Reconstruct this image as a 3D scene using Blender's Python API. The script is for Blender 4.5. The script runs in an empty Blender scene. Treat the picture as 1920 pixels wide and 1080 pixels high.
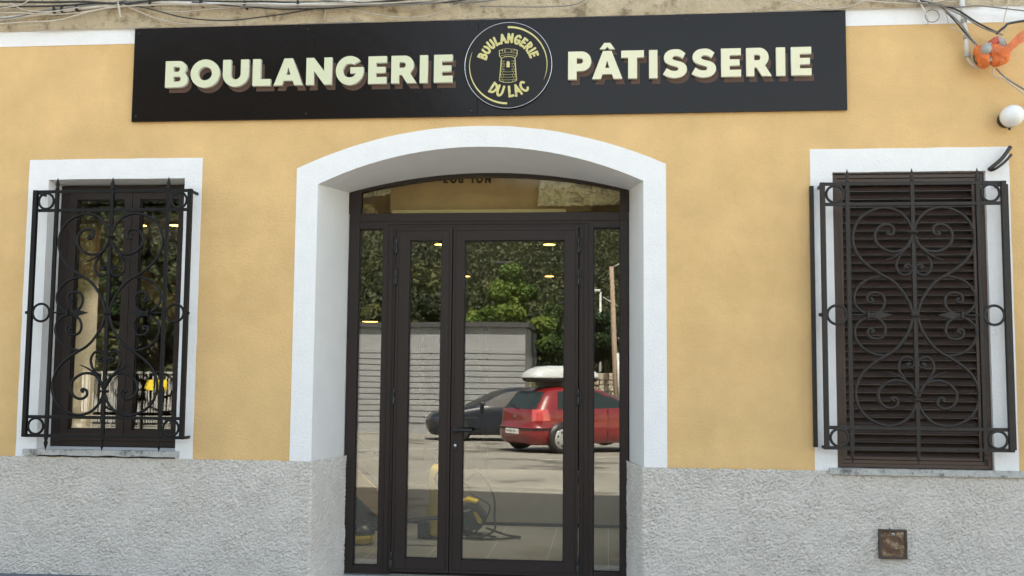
import bpy, math, random
import numpy as np
from mathutils import Vector, Matrix, noise
random.seed(7); rng = np.random.default_rng(7)
PI = math.pi; R_ = math.radians
SC = bpy.context.scene; COL = SC.collection

# ------------------------------------------------------------------ camera
PITCH, YAW, ROLL, FPX, DIST, ZC = 0.08213165, 0.09769994, 0.00842232, 1850.0, 6.3, 1.40
def cam_axes():
    cp, sp, cy, sy, cr, sr = (math.cos(PITCH), math.sin(PITCH), math.cos(YAW), math.sin(YAW), math.cos(ROLL), math.sin(ROLL))
    f = Vector((-sy*cp, cy*cp, sp)); r = Vector((cy, sy, 0)); u = r.cross(f)
    return cr*r + sr*u, -sr*r + cr*u, f
CR, CU, CF = cam_axes()
def at(u, v, Y=0.0):
    """photo pixel (1920 x 1080) -> the real point (x, z) it shows on the vertical plane at depth Y"""
    d = CR*((u-960)/FPX) + CU*((540-v)/FPX) + CF
    t = (DIST+Y)/d.y
    return d.x*t, d.z*t + ZC
cd = bpy.data.cameras.new('camera'); cam = bpy.data.objects.new('camera', cd); COL.objects.link(cam)
cd.sensor_width = 36; cd.lens = FPX/1920*36; cd.clip_start = .05; cd.clip_end = 3000
m3 = Matrix((CR, CU, -CF)).transposed()
cam.matrix_world = Matrix.Translation((0, -DIST, ZC)) @ m3.to_4x4()
SC.camera = cam
SC.render.resolution_x, SC.render.resolution_y = 1024, 576

# ------------------------------------------------------------------ light
SUN_EL, SUN_AZ = R_(57), R_(12)      # the sun stands behind the bakery, a little to the right
world = bpy.data.worlds.new("World"); SC.world = world; world.use_nodes = True
wn = world.node_tree.nodes; wl = world.node_tree.links
sky = wn.new('ShaderNodeTexSky'); sky.sky_type = 'NISHITA'; sky.sun_disc = False
sky.sun_elevation = SUN_EL; sky.sun_rotation = SUN_AZ; sky.altitude = 300; sky.dust_density = .8; sky.ozone_density = 1.0
bg = wn['Background']; bg.inputs[1].default_value = 0.15
wb = wn.new('ShaderNodeMix'); wb.data_type = 'RGBA'; wb.blend_type = 'MULTIPLY'; wb.inputs[0].default_value = 1     # white balance for open shade
wb.inputs[7].default_value = (1.30, 1.0, .70, 1); wl.new(sky.outputs[0], wb.inputs[6]); wl.new(wb.outputs[2], bg.inputs[0])
sl = bpy.data.lights.new('sun', 'SUN'); sl.energy = 4.5; sl.angle = R_(.53); sl.color = (1, .95, .87)
so = bpy.data.objects.new('sun', sl); COL.objects.link(so)
sdir = Vector((math.sin(SUN_AZ)*math.cos(SUN_EL), math.cos(SUN_AZ)*math.cos(SUN_EL), math.sin(SUN_EL)))
so.rotation_euler = sdir.to_track_quat('Z', 'Y').to_euler(); so.location = sdir*40
SC.view_settings.view_transform = 'Standard'; SC.view_settings.look = 'None'
SC.view_settings.gamma = 1; SC.view_settings.exposure = 2.5
SC.cycles.max_bounces = 8; SC.cycles.transparent_max_bounces = 24; SC.cycles.glossy_bounces = 4
SC.cycles.caustics_reflective = False; SC.cycles.caustics_refractive = False

# ------------------------------------------------------------------ materials
def N(nt, t, **kw):
    n = nt.nodes.new(t)
    for k, v in kw.items():
        if k in n.inputs: n.inputs[k].default_value = v
        else: setattr(n, k, v)
    return n
def ramp(nt, src, stops):
    r = nt.nodes.new('ShaderNodeValToRGB'); e = r.color_ramp.elements
    while len(e) < len(stops): e.new(.5)
    for i, (p, c) in enumerate(stops):
        e[i].position = p; e[i].color = (*c, 1) if len(c) == 3 else c
    nt.links.new(src, r.inputs[0]); return r.outputs[0]
def mat(name, color, rough=.6, metal=0, var=.12, vscale=3, bump=0, bscale=60, bdist=.01, coat=0, spec=.5, detail=6, stain_or_shade=None):
    """colour with mottling in object space, optional bump"""
    m = bpy.data.materials.new(name); m.use_nodes = True; nt = m.node_tree; L = nt.links.new
    b = nt.nodes['Principled BSDF']; b.inputs['Roughness'].default_value = rough; b.inputs['Metallic'].default_value = metal
    b.inputs['Coat Weight'].default_value = coat; b.inputs['Specular IOR Level'].default_value = spec
    tc = N(nt, 'ShaderNodeNewGeometry')
    n1 = N(nt, 'ShaderNodeTexNoise', Scale=vscale, Detail=detail, Roughness=.65); L(tc.outputs['Position'], n1.inputs['Vector'])
    c = Vector(color)
    out = ramp(nt, n1.outputs[0], [(.25, tuple(c*(1-var))), (.5, tuple(c)), (.75, tuple(c*(1+var)))])
    if stain_or_shade:
        sc_, lo, hi, col = stain_or_shade
        n2 = N(nt, 'ShaderNodeTexNoise', Scale=sc_, Detail=8, Roughness=.7); L(tc.outputs['Position'], n2.inputs['Vector'])
        fac = ramp(nt, n2.outputs[0], [(lo, (0, 0, 0)), (hi, (1, 1, 1))])
        mx = N(nt, 'ShaderNodeMix', data_type='RGBA'); L(fac, mx.inputs[0]); L(out, mx.inputs[6]); mx.inputs[7].default_value = (*col, 1); out = mx.outputs[2]
    L(out, b.inputs['Base Color'])
    if bump:
        n3 = N(nt, 'ShaderNodeTexNoise', Scale=bscale, Detail=5, Roughness=.6); L(tc.outputs['Position'], n3.inputs['Vector'])
        bp = N(nt, 'ShaderNodeBump', Strength=bump, Distance=bdist); L(n3.outputs[0], bp.inputs['Height']); L(bp.outputs[0], b.inputs['Normal'])
    return m
M = {}
M['yellow'] = mat('ochre_render', (.68, .455, .212), .9, var=.13, vscale=3.0, detail=14, bump=.6, bscale=60, bdist=.007, spec=.2, stain_or_shade=(1.3, .52, .8, (.60, .39, .165)))
M['white'] = mat('white_render', (.80, .795, .80), .85, var=.04, vscale=7, bump=.6, bscale=60, bdist=.006, spec=.2)
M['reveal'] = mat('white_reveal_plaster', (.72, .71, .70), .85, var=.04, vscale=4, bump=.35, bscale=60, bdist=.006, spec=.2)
M['rough'] = mat('grey_roughcast', (.60, .56, .52), .95, var=.10, vscale=6, bump=.5, bscale=160, bdist=.006, spec=.15, stain_or_shade=(2.0, .5, .85, (.55, .50, .45)))
M['old'] = mat('old_lime_plaster', (.52, .43, .30), .95, var=.22, vscale=7, bump=1, bscale=40, bdist=.02, spec=.1, stain_or_shade=(9, .52, .66, (.24, .19, .13)), detail=10)
M['alu'] = mat('dark_brown_aluminium', (.022, .0145, .0125), .45, var=.05, vscale=20, spec=.3)
M['gasket'] = mat('black_rubber_gasket', (.008, .008, .008), .6)
M['panel'] = mat('dark_brown_sign_sheet', (.009, .0058, .0055), .20, var=.04, bump=.10, bscale=2.2, bdist=.03, spec=.24, detail=2)
M['disc'] = mat('dark_disc', (.012, .008, .007), .25, spec=.25)
M['cream'] = mat('cream_acrylic', (.62, .635, .44), .5, var=.02)
M['cream2'] = mat('pale_cream_acrylic', (.72, .70, .50), .5, var=.02)
M['ivory'] = mat('white_acrylic_edge', (.75, .76, .68), .5, var=.02)
M['brownprint'] = mat('brown_letter_backing', (.085, .042, .026), .55, var=.05)
M['gold'] = mat('pale_gold_print', (.62, .56, .24), .5, var=.03)
M['chrome'] = mat('brushed_steel', (.6, .6, .62), .25, metal=1, var=.03)
M['iron'] = mat('black_wrought_iron', (.006, .006, .0065), .42, spec=.22, var=.25, vscale=30, bump=.4, bscale=70, bdist=.004)
M['iron2'] = mat('worn_wrought_iron', (.025, .021, .019), .50, spec=.3, var=.3, vscale=30, bump=.4, bscale=70, bdist=.004)
M['shutterbrown'] = mat('brown_shutter_paint', (.062, .036, .026), .42, var=.1, vscale=15)
M['slat'] = mat('dark_shutter_slat', (.050, .033, .027), .26, var=.15, vscale=12)
M['black'] = mat('black_plastic', (.012, .012, .013), .45)
M['conduit'] = mat('white_pvc_conduit', (.62, .60, .56), .6, var=.15, vscale=15, stain_or_shade=(12, .55, .8, (.30, .27, .22)))
M['cablew'] = mat('pale_cable_sheath', (.50, .44, .36), .65, var=.15, vscale=20)
M['cableg'] = mat('grey_cable_sheath', (.20, .19, .18), .65, var=.2, vscale=20)
M['cableb'] = mat('dark_cable_sheath', (.035, .032, .03), .6, var=.2, vscale=20)
M['orange'] = mat('orange_plastic_film', (.66, .16, .035), .4, var=.3, vscale=20, bump=.5, bscale=40, bdist=.01, spec=.6)
M['red'] = mat('faded_red_film', (.52, .09, .05), .45, var=.15, vscale=20)
M['greymetal'] = mat('dull_grey_metal', (.33, .32, .30), .5, var=.2, vscale=20)
M['rust'] = mat('rusty_steel', (.115, .060, .035), .8, var=.35, vscale=30, bump=.6, bscale=60, bdist=.01, stain_or_shade=(26, .50, .62, (.36, .27, .17)))
M['marble'] = mat('grey_veined_marble', (.44, .44, .43), .55, var=.2, vscale=25, bump=.4, bscale=60, bdist=.005, stain_or_shade=(18, .5, .62, (.12, .12, .13)))
M['stonestep'] = mat('pale_stone_step', (.55, .57, .58), .7, var=.1, vscale=10, bump=.3)
M['kerb'] = mat('dark_kerb_stone', (.10, .11, .13), .8, var=.3, vscale=20, bump=.6)
M['inwall'] = mat('interior_wall_paint', (.30, .29, .26), .8, var=.04)
M['inceil'] = mat('interior_ceiling_paint', (.26, .26, .25), .8, var=.03)
M['curtain'] = mat('pale_interior_plaster', (.46, .42, .35), .8, var=.06, vscale=4)
M['wood'] = mat('brown_wood_board', (.20, .12, .065), .5, var=.2, vscale=5)
M['board'] = mat('tan_board', (.56, .40, .20), .8, var=.2, vscale=3)
M['wool'] = mat('crumpled_pale_wrap', (.86, .80, .56), .7, var=.2, vscale=12, bump=.8, bscale=25, bdist=.02)
M['yellowp'] = mat('yellow_plastic', (.80, .60, .04), .35, var=.05)
M['navy'] = mat('dark_grey_plastic', (.03, .034, .045), .4)
M['carred'] = mat('red_car_paint', (.19, .009, .012), .28, var=.03, coat=1)
M['cardark'] = mat('dark_blue_car_paint', (.010, .014, .022), .4, var=.03, coat=.3)
M['silver'] = mat('silver_plastic_box', (.52, .54, .54), .3, var=.03, coat=.5)
M['carglass'] = mat('car_window_glass', (.02, .03, .03), .2, var=.02, spec=.4)
M['tyre'] = mat('tyre_rubber', (.018, .018, .018), .8)
M['hub'] = mat('silver_hubcap', (.5, .5, .5), .35, metal=.6)
M['taillight'] = mat('red_tail_lens', (.50, .07, .07), .15, coat=1)
M['plate'] = mat('white_number_plate', (.75, .75, .72), .5)
M['asphalt'] = mat('worn_asphalt_painted_shade', (.25, .235, .205), .92, var=.18, vscale=1.1, bump=.5, bscale=30, bdist=.01, spec=.2, stain_or_shade=(.55, .54, .60, (.12, .11, .095)), detail=12)  # dark patches: asphalt stains plus dappled tree shade painted into the colour
M['marking'] = mat('worn_white_marking', (.6, .58, .52), .8, var=.15)
M['garage'] = mat('grey_facade_board', (.25, .255, .26), .7, var=.1, vscale=1.5)
M['garagedark'] = mat('dark_roof_edge', (.05, .05, .052), .6)
M['stonewall'] = mat('dry_stone', (.42, .36, .27), .95, var=.3, vscale=5, bump=1, bscale=9, bdist=.06, stain_or_shade=(4, .5, .6, (.2, .17, .12)))
M['rock'] = mat('pale_cliff_rock', (.40, .34, .25), .95, var=.3, vscale=.8, bump=1, bscale=2, bdist=.3)
M['hill'] = mat('scrub_soil', (.04, .042, .02), .95, var=.3, vscale=.2)
M['bark'] = mat('tree_bark', (.10, .075, .05), .9, var=.2, vscale=8)
M['pole'] = mat('weathered_pole_wood', (.30, .22, .16), .8, var=.2, vscale=8)
M['whitepole'] = mat('white_painted_post', (.5, .5, .48), .6)
M['roof'] = mat('roof_tile_clay', (.34, .15, .09), .85, var=.2)

def leafmat(name, dark, light):
    m = bpy.data.materials.new(name); m.use_nodes = True; nt = m.node_tree
    b = nt.nodes['Principled BSDF']; b.inputs['Roughness'].default_value = .6; b.inputs['Specular IOR Level'].default_value = .3
    g = N(nt, 'ShaderNodeNewGeometry')
    o = ramp(nt, g.outputs['Random Per Island'], [(0, dark), (.6, tuple((Vector(dark)+Vector(light))/2)), (1, light)])
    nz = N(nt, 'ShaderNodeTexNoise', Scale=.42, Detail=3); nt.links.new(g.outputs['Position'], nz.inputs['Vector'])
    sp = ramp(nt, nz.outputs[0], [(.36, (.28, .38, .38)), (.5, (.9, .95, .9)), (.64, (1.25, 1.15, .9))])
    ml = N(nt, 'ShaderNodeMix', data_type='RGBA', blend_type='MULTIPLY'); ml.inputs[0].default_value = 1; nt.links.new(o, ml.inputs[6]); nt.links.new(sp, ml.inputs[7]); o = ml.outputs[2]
    nt.links.new(o, b.inputs['Base Color'])
    tr = N(nt, 'ShaderNodeBsdfTranslucent'); nt.links.new(o, tr.inputs[0])
    mx = N(nt, 'ShaderNodeMixShader', Fac=.3); nt.links.new(b.outputs[0], mx.inputs[1]); nt.links.new(tr.outputs[0], mx.inputs[2])
    nt.links.new(mx.outputs[0], nt.nodes['Material Output'].inputs[0]); return m
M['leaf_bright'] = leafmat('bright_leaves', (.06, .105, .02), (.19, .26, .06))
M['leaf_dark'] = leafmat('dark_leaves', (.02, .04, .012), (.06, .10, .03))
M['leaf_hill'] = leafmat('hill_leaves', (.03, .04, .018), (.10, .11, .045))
def glassmat(name, ior, tint):
    m = bpy.data.materials.new(name); m.use_nodes = True; nt = m.node_tree; nt.nodes.remove(nt.nodes['Principled BSDF'])
    t = N(nt, 'ShaderNodeBsdfTransparent'); t.inputs[0].default_value = (*tint, 1)
    g = N(nt, 'ShaderNodeBsdfGlossy', Roughness=0.0); g.inputs[0].default_value = (1, .99, .96, 1)
    # wavy float glass
    geo = N(nt, 'ShaderNodeNewGeometry'); n = N(nt, 'ShaderNodeTexNoise', Scale=1.6, Detail=1); nt.links.new(geo.outputs['Position'], n.inputs['Vector'])
    bp = N(nt, 'ShaderNodeBump', Strength=.04, Distance=.007); nt.links.new(n.outputs[0], bp.inputs['Height']); nt.links.new(bp.outputs[0], g.inputs['Normal'])
    fr = N(nt, 'ShaderNodeFresnel', IOR=ior)
    mx = N(nt, 'ShaderNodeMixShader'); nt.links.new(fr.outputs[0], mx.inputs[0]); nt.links.new(t.outputs[0], mx.inputs[1]); nt.links.new(g.outputs[0], mx.inputs[2])
    nt.links.new(mx.outputs[0], nt.nodes['Material Output'].inputs[0]); return m
M['glass'] = glassmat('coated_door_glass', 2.0, (.86, .88, .84))
M['glassclear'] = glassmat('clear_transom_glass', 1.22, (.93, .93, .90))
M['glasswin'] = glassmat('window_glass', 1.85, (.90, .91, .88))
def emis(name, col, s):
    m = bpy.data.materials.new(name); m.use_nodes = True; nt = m.node_tree
    b = nt.nodes['Principled BSDF']; b.inputs['Emission Color'].default_value = (*col, 1); b.inputs['Emission Strength'].default_value = s; return m
M['lamp'] = emis('lit_spot_lens', (1, .50, .12), 2.2)
def tiles(name, c1, grout, sx, sy, rough=.35):
    m = bpy.data.materials.new(name); m.use_nodes = True; nt = m.node_tree; b = nt.nodes['Principled BSDF']; L = nt.links.new
    g = N(nt, 'ShaderNodeNewGeometry'); mp = N(nt, 'ShaderNodeMapping'); mp.inputs['Rotation'].default_value = (0, 0, R_(90)); L(g.outputs['Position'], mp.inputs['Vector'])
    br = N(nt, 'ShaderNodeTexBrick', Scale=1); br.offset = 0.33; L(mp.outputs[0], br.inputs['Vector'])
    br.inputs['Color1'].default_value = (*c1, 1); br.inputs['Color2'].default_value = (*[x*1.12 for x in c1], 1); br.inputs['Mortar'].default_value = (*grout, 1)
    br.inputs['Brick Width'].default_value = sx; br.inputs['Row Height'].default_value = sy; br.inputs['Mortar Size'].default_value = .004
    L(br.outputs[0], b.inputs['Base Color']); b.inputs['Roughness'].default_value = rough; return m
M['tile'] = tiles('grey_floor_tiles', (.27, .268, .262), (.52, .51, .48), .9, .45)

# ------------------------------------------------------------------ helpers
def tag(o, label=None, cat=None, group=None, kind=None):
    if label: o['label'] = label
    if cat: o['category'] = cat
    if group: o['group'] = group
    if kind: o['kind'] = kind
    return o
def empty(name, loc=(0, 0, 0), rz=0, label=None, cat=None, group=None):
    o = bpy.data.objects.new(name, None); COL.objects.link(o); o.location = loc; o.rotation_euler = (0, 0, rz); o.empty_display_size = .2
    return tag(o, label, cat, group)
def link(name, me, m, parent=None):
    o = bpy.data.objects.new(name, me); COL.objects.link(o)
    for x in (m if isinstance(m, (list, tuple)) else [m]): me.materials.append(x)
    if parent is not None: o.parent = parent
    return o
class MB:
    """collects boxes, tubes, polygons; build() links them as one mesh object"""
    def __init__(s): s.v = []; s.f = []; s.sm = []
    def add(s, vs, fs, smooth=False):
        n = len(s.v); s.v += [tuple(p) for p in vs]; s.f += [tuple(i+n for i in f) for f in fs]; s.sm += [smooth]*len(fs); return s
    def box(s, x0, x1, y0, y1, z0, z1):
        return s.add([(x0, y0, z0), (x1, y0, z0), (x1, y1, z0), (x0, y1, z0), (x0, y0, z1), (x1, y0, z1), (x1, y1, z1), (x0, y1, z1)],
                     [(0, 1, 5, 4), (1, 2, 6, 5), (2, 3, 7, 6), (3, 0, 4, 7), (4, 5, 6, 7), (0, 3, 2, 1)])
    def tube(s, pts, r, k=8, flat=1.0, square=False, caps=True):
        pts = [Vector(p) for p in pts]; n = len(pts); rr = r if isinstance(r, (list, tuple)) else [r]*n
        up = None; vs = []
        for i, p in enumerate(pts):
            t = (pts[min(i+1, n-1)]-pts[max(i-1, 0)]).normalized()
            if up is None:
                up = Vector((0, 1, 0)) if abs(t.y) < .9 else Vector((0, 0, 1))
            a = t.cross(up)
            if a.length < 1e-4: a = t.orthogonal()
            a.normalize(); b = a.cross(t).normalized(); up = b
            for j in range(k):
                an = 2*PI*(j+(.5 if square else 0))/k; q = 1.414 if square else 1
                vs.append(p + a*math.cos(an)*rr[i]*q + b*math.sin(an)*rr[i]*q*flat)
        fs = [(i*k+j, i*k+(j+1) % k, (i+1)*k+(j+1) % k, (i+1)*k+j) for i in range(n-1) for j in range(k)]
        if caps: fs += [tuple(range(k-1, -1, -1)), tuple((n-1)*k+j for j in range(k))]
        return s.add(vs, fs, not square)
    def lathe(s, prof, c, axis='z', k=20, smooth=True):
        """prof: (radius, along) pairs"""
        c = Vector(c); vs = []
        for r, h in prof:
            for j in range(k):
                a = 2*PI*j/k; x, y = r*math.cos(a), r*math.sin(a)
                vs.append(c + (Vector((x, y, h)) if axis == 'z' else Vector((x, h, y)) if axis == 'y' else Vector((h, x, y))))
        n = len(prof)
        fs = [(i*k+j, i*k+(j+1) % k, (i+1)*k+(j+1) % k, (i+1)*k+j) for i in range(n-1) for j in range(k)]
        fs += [tuple(range(k-1, -1, -1)), tuple((n-1)*k+j for j in range(k))]
        return s.add(vs, fs, smooth)
    def build(s, name, m, parent=None, bevel=0):
        me = bpy.data.meshes.new(name); me.from_pydata(s.v, [], s.f); me.update()
        me.polygons.foreach_set('use_smooth', s.sm)
        o = link(name, me, m, parent)
        if bevel:
            b = o.modifiers.new('bevel', 'BEVEL'); b.width = bevel; b.segments = 2; b.limit_method = 'ANGLE'; b.angle_limit = R_(50)
        return o
def plate(name, contours, y, thick, m, parent=None, bevel=0):
    """flat plate in the x-z plane: first contour outline, others holes; front face at y, goes back by thick"""
    cu = bpy.data.curves.new(name, 'CURVE'); cu.dimensions = '2D'; cu.fill_mode = 'BOTH'; cu.extrude = thick/2; cu.bevel_depth = bevel; cu.bevel_resolution = 1
    for c in contours:
        sp = cu.splines.new('POLY'); sp.points.add(len(c)-1)
        for i, p in enumerate(c): sp.points[i].co = (p[0], p[1], 0, 1)
        sp.use_cyclic_u = True
    tmp = bpy.data.objects.new('tmp', cu); COL.objects.link(tmp)
    me = bpy.data.meshes.new_from_object(tmp.evaluated_get(bpy.context.evaluated_depsgraph_get()))
    bpy.data.objects.remove(tmp); bpy.data.curves.remove(cu)
    me.transform(Matrix.Rotation(R_(90), 4, 'X')); me.transform(Matrix.Translation((0, y+thick/2, 0)))
    me.name = name; me.materials.clear()
    return link(name, me, m, parent)
def rect(x0, x1, z0, z1): return [(x0, z0), (x1, z0), (x1, z1), (x0, z1)]
def wob(c, step=.05, amp=.0015, seed=0):
    """hand-finished edge: resample the contour and shake it a little"""
    out = []
    for i in range(len(c)):
        a = Vector((*c[i], 0)); b = Vector((*c[(i+1) % len(c)], 0)); n = max(1, int((b-a).length/step))
        for k in range(n):
            p = a.lerp(b, k/n); q = noise.noise_vector(Vector((p.x*6+seed, p.y*6, seed)))
            out.append((p.x+q.x*amp, p.y+q.y*amp))
    return out
def arch(x0, x1, zb, zs, zc, n=24):
    """opening outline: up from zb, springing at zs, segmental arch with crest zc"""
    h = (x1-x0)/2; rise = zc-zs; r = (h*h+rise*rise)/(2*rise); cx = (x0+x1)/2; cz = zc-r; a = math.asin(h/r)
    arc = [(cx+r*math.sin(a-2*a*i/n), cz+r*math.cos(a-2*a*i/n)) for i in range(n+1)]
    return [(x0, zb), (x1, zb)] + arc
def vnoise(u, v, seed):
    """cheap value noise on numpy grids"""
    g = np.random.default_rng(seed).random((257, 257)); ui = np.floor(u).astype(int); vi = np.floor(v).astype(int); fu = u-ui; fv = v-vi
    fu = fu*fu*(3-2*fu); fv = fv*fv*(3-2*fv); a = g[ui % 257, vi % 257]; b = g[(ui+1) % 257, vi % 257]; c = g[ui % 257, (vi+1) % 257]; d = g[(ui+1) % 257, (vi+1) % 257]
    return (a*(1-fu)+b*fu)*(1-fv)+(c*(1-fu)+d*fu)*fv
def catmull(P, n=8, closed=False):
    P = [Vector(p) for p in P]; out = []
    for i in range(len(P)-1):
        p0 = P[max(i-1, 0)]; p1 = P[i]; p2 = P[i+1]; p3 = P[min(i+2, len(P)-1)]
        for k in range(n):
            t = k/n; out.append(.5*((2*p1)+(p2-p0)*t+(2*p0-5*p1+4*p2-p3)*t*t+(3*p1-p0-3*p2+p3)*t**3))
    out.append(P[-1]); return out
def copy_tree(o, parent=None):
    c = o.copy(); COL.objects.link(c); c.parent = parent
    for ch in [x for x in COL.objects if x.parent == o]: copy_tree(ch, c)
    return c

# ------------------------------------------------------------------ ground
def gz(x, y):
    d = min(0, y); z = 0.028*max(d, -30) - .012*(max(-8, min(x, 8))+4) if d > -60 else 0.028*-30 - .012*(max(-8, min(x, 8))+4)
    return z - .01
xs = [-300, -120, -60, -30, -20, -14]+[-10+i*.5 for i in range(41)]+[14, 20, 30, 60, 120, 300]
ys = [-400, -200, -100, -60, -40]+[-30+i*.5 for i in range(61)]+[.25, 8, 30, 100, 300]
g = MB(); g.add([(x, y, gz(x, y)+.006*noise.noise(Vector((x*.8, y*.8, 0)))) for y in ys for x in xs],
    [(j*len(xs)+i, j*len(xs)+i+1, (j+1)*len(xs)+i+1, (j+1)*len(xs)+i) for j in range(len(ys)-1) for i in range(len(xs)-1)], True)
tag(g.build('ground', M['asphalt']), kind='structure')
k = MB()
for i in range(9):
    x = -5.7+i*.5; k.box(x+.002, x+.498, -.34, -.012, -.25, (.032 if x < -3.3 else gz(x, 0)+.012)+.004*random.random())
tag(k.build('pavement', M['kerb'], bevel=.006), kind='structure')
mk = MB()
for x, y, a, l in ((-1.2, -12.4, 40, 4.5), (1.6, -12.6, 40, 4.5), (-6.5, -12.5, 40, 4.5)):
    c, s = math.cos(R_(a)), math.sin(R_(a)); d = (s, -c)
    n = 12
    for i in range(n):
        p = [(x+d[0]*l*t+c*w, y+d[1]*l*t+s*w) for t, w in ((i/n, -.05), ((i+1)/n, -.05), ((i+1)/n, .05), (i/n, .05))]
        mk.add([(q[0], q[1], gz(*q)+.012) for q in p], [(0, 1, 2, 3)])
tag(mk.build('road_marking', M['marking']), kind='structure')

# ------------------------------------------------------------------ bakery building
XL0, XR0 = -7.5, 6.0                         # extent of the facade
B = empty('bakery_building', (0, 0, 0), label='ochre rendered bakery with white trimmed openings and a grey roughcast base', cat='building')
PT, BB, BT, TOP = .790, 3.594, 3.728, 8.2
LW = (-3.79, -2.83, .845, 2.660); LS = (-3.936, -2.711, .79, 2.798)
RW = (1.404, 2.328, .812, 2.652); RS = (1.266, 2.470, .79, 2.802)
AO = arch(-2.058, .367, PT-.03, 2.717, 2.986)      # painted arch surround
AI = arch(-1.913, .223, -.05, 2.610, 2.848)        # opening at the wall face
AB = arch(-1.820, .140, -.05, 2.635, 2.762)        # opening at the door frame
plate('ochre_wall', [[(XL0, PT-.04), (-1.916, PT-.04)]+arch(-1.916, .226, PT-.04, 2.612, 2.852)[2:][::-1]+[(.226, PT-.04), (XR0, PT-.04), (XR0, BB+.04), (XL0, BB+.04)], wob(rect(LW[0]-.002, LW[1]+.002, LW[2]-.05, LW[3]+.002)), wob(rect(RW[0]-.002, RW[1]+.002, RW[2]-.05, RW[3]+.002))], 0, .05, M['yellow'], B)
plate('door_surround', [wob([(-2.058, PT-.03), (-1.913, PT-.03)], amp=0)[:0]+[(AO[-1][0], PT-.03), (-1.913, PT-.03)]+AI[2:][::-1]+[(.223, PT-.03), (.367, PT-.03)]+
      [(x+.002*noise.noise(Vector((x*7, z*7, 0))), z+.003*noise.noise(Vector((x*7, z*7, 4)))) for x, z in AO[2:]]], -.003, .02, M['white'], B)
plate('window_surround', [wob(rect(*LS[:2], PT-.03, LS[3]), amp=.003, seed=3), wob(rect(*LW[:2], PT-.02, LW[3]), amp=.002)], -.003, .02, M['white'], B)
plate('window_surround', [wob(rect(*RS[:2], PT-.03, RS[3]), amp=.003, seed=5), wob(rect(*RW[:2], PT-.02, RW[3]), amp=.002)], -.003, .02, M['white'], B)
# white band with a ragged upper edge
top = [(x, BT+.008*noise.noise(Vector((x*5, 0, 3)))+(.03*(noise.noise(Vector((x*9, 4, 3)))) if x > 1.9 else 0)+(.012 if x < -2.5 else 0)) for x in np.linspace(XR0, XL0, 300)]
plate('white_band', [[(XL0, BB), (XR0, BB)]+top], -.004, .02, M['white'], B)
# reveals, ruled from the face to the frame
def reveal(name, A, Bc, y1, m, skip=()):
    r = MB(); ns = 6; n = len(A)
    vs = [(a[0]+(b[0]-a[0])*t/ns, y1*t/ns-.002, a[1]+(b[1]-a[1])*t/ns) for t in range(ns+1) for a, b in zip(A, Bc)]
    fs = [(t*n+i, t*n+(i+1) % n, (t+1)*n+(i+1) % n, (t+1)*n+i) for t in range(ns) for i in range(n) if i not in skip]
    r.add(vs, fs, False); return r.build(name, m, B)
reveal('door_reveal', AI, AB, .47, M['reveal'], skip=(0,))
def rc(w): return rect(*w)
reveal('window_reveal', rc(LW), rect(LW[0]+.02, LW[1]-.01, LW[2]+.01, LW[3]-.015), .16, M['reveal'])
reveal('window_reveal', rc(RW), rect(RW[0]+.0, RW[1]-.0, RW[2]+.0, RW[3]-.0), .10, M['reveal'])
# old plaster storey above (relief mesh)
def relief(name, path, z0, z1, step, hfun, m, parent, ztop=None):
    """path: list of (x,y) corners; vertical sheet displaced along its normal"""
    pts = []; L = 0
    for (x0, y0), (x1, y1) in zip(path, path[1:]):
        l = math.hypot(x1-x0, y1-y0); n = max(2, int(l/step)); nx, ny = (y1-y0)/l, -(x1-x0)/l
        for i in range(n): t = i/n; pts.append((x0+(x1-x0)*t, y0+(y1-y0)*t, L+l*t, nx, ny))
        L += l
    pts.append((path[-1][0], path[-1][1], L, nx, ny))
    A = np.array(pts); zs = np.linspace(z0, z1, max(2, int((z1-z0)/step)))
    U, Z = np.meshgrid(A[:, 2], zs); H = hfun(U, Z)
    if ztop is not None:
        E_ = np.array([ztop(x, u) for x, u in zip(A[:, 0], A[:, 2])]); Z = z0+(Z-z0)*((E_-z0)/(z1-z0))[None, :]
    edge = np.clip((U.max()-U)/.01, 0, 1)*0+1
    X = A[:, 0][None, :]+A[:, 3][None, :]*H*edge; Y = A[:, 1][None, :]+A[:, 4][None, :]*H*edge
    V = np.stack([X, Y, Z], -1).reshape(-1, 3); nu = len(pts); nz = len(zs)
    i = np.arange(nz-1)[:, None]*nu+np.arange(nu-1)[None, :]; F = np.stack([i, i+1, i+nu+1, i+nu], -1).reshape(-1, 4)
    me = bpy.data.meshes.new(name); me.from_pydata(V.tolist(), [], F.tolist()); me.update()
    me.polygons.foreach_set('use_smooth', [True]*len(me.polygons))
    return link(name, me, m, parent)
def h_old(U, Z):
    a = vnoise(U*7+40, Z*7+9, 1); b = vnoise(U*23+7, Z*30, 2); c = vnoise(U*70, Z*80, 3)
    patch = np.clip((vnoise(U*3+11, Z*5+3, 4)-.52)*9, 0, 1)
    return .012*a+.006*b+.004*c+.012*patch+.002
relief('old_plaster_wall', [(XL0, 0), (XR0, 0)], BT-.03, 4.35, .014, h_old, M['old'], B)
MB().box(XL0, XR0, 0, .3, 4.33, TOP).build('upper_wall', M['old'], B)
def h_rough(U, Z):
    a = U*.80+Z*.60; b = -U*.60+Z*.80            # thrown on slightly on the diagonal
    w = (vnoise(a*20+60, b*20+60, 14)-.5)*.9
    n = vnoise(a*78+300+w, b*118+300+w, 11); n2 = vnoise(a*130+300, b*190+300, 12); n3 = vnoise(a*7+300, b*7+300, 13)
    r = 1-abs(2*n-1); big = np.clip(r*1.25-.15, 0, 1)**.7
    return (.0105*big+.0055*n2)*(.65+.6*n3)+.001
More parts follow.
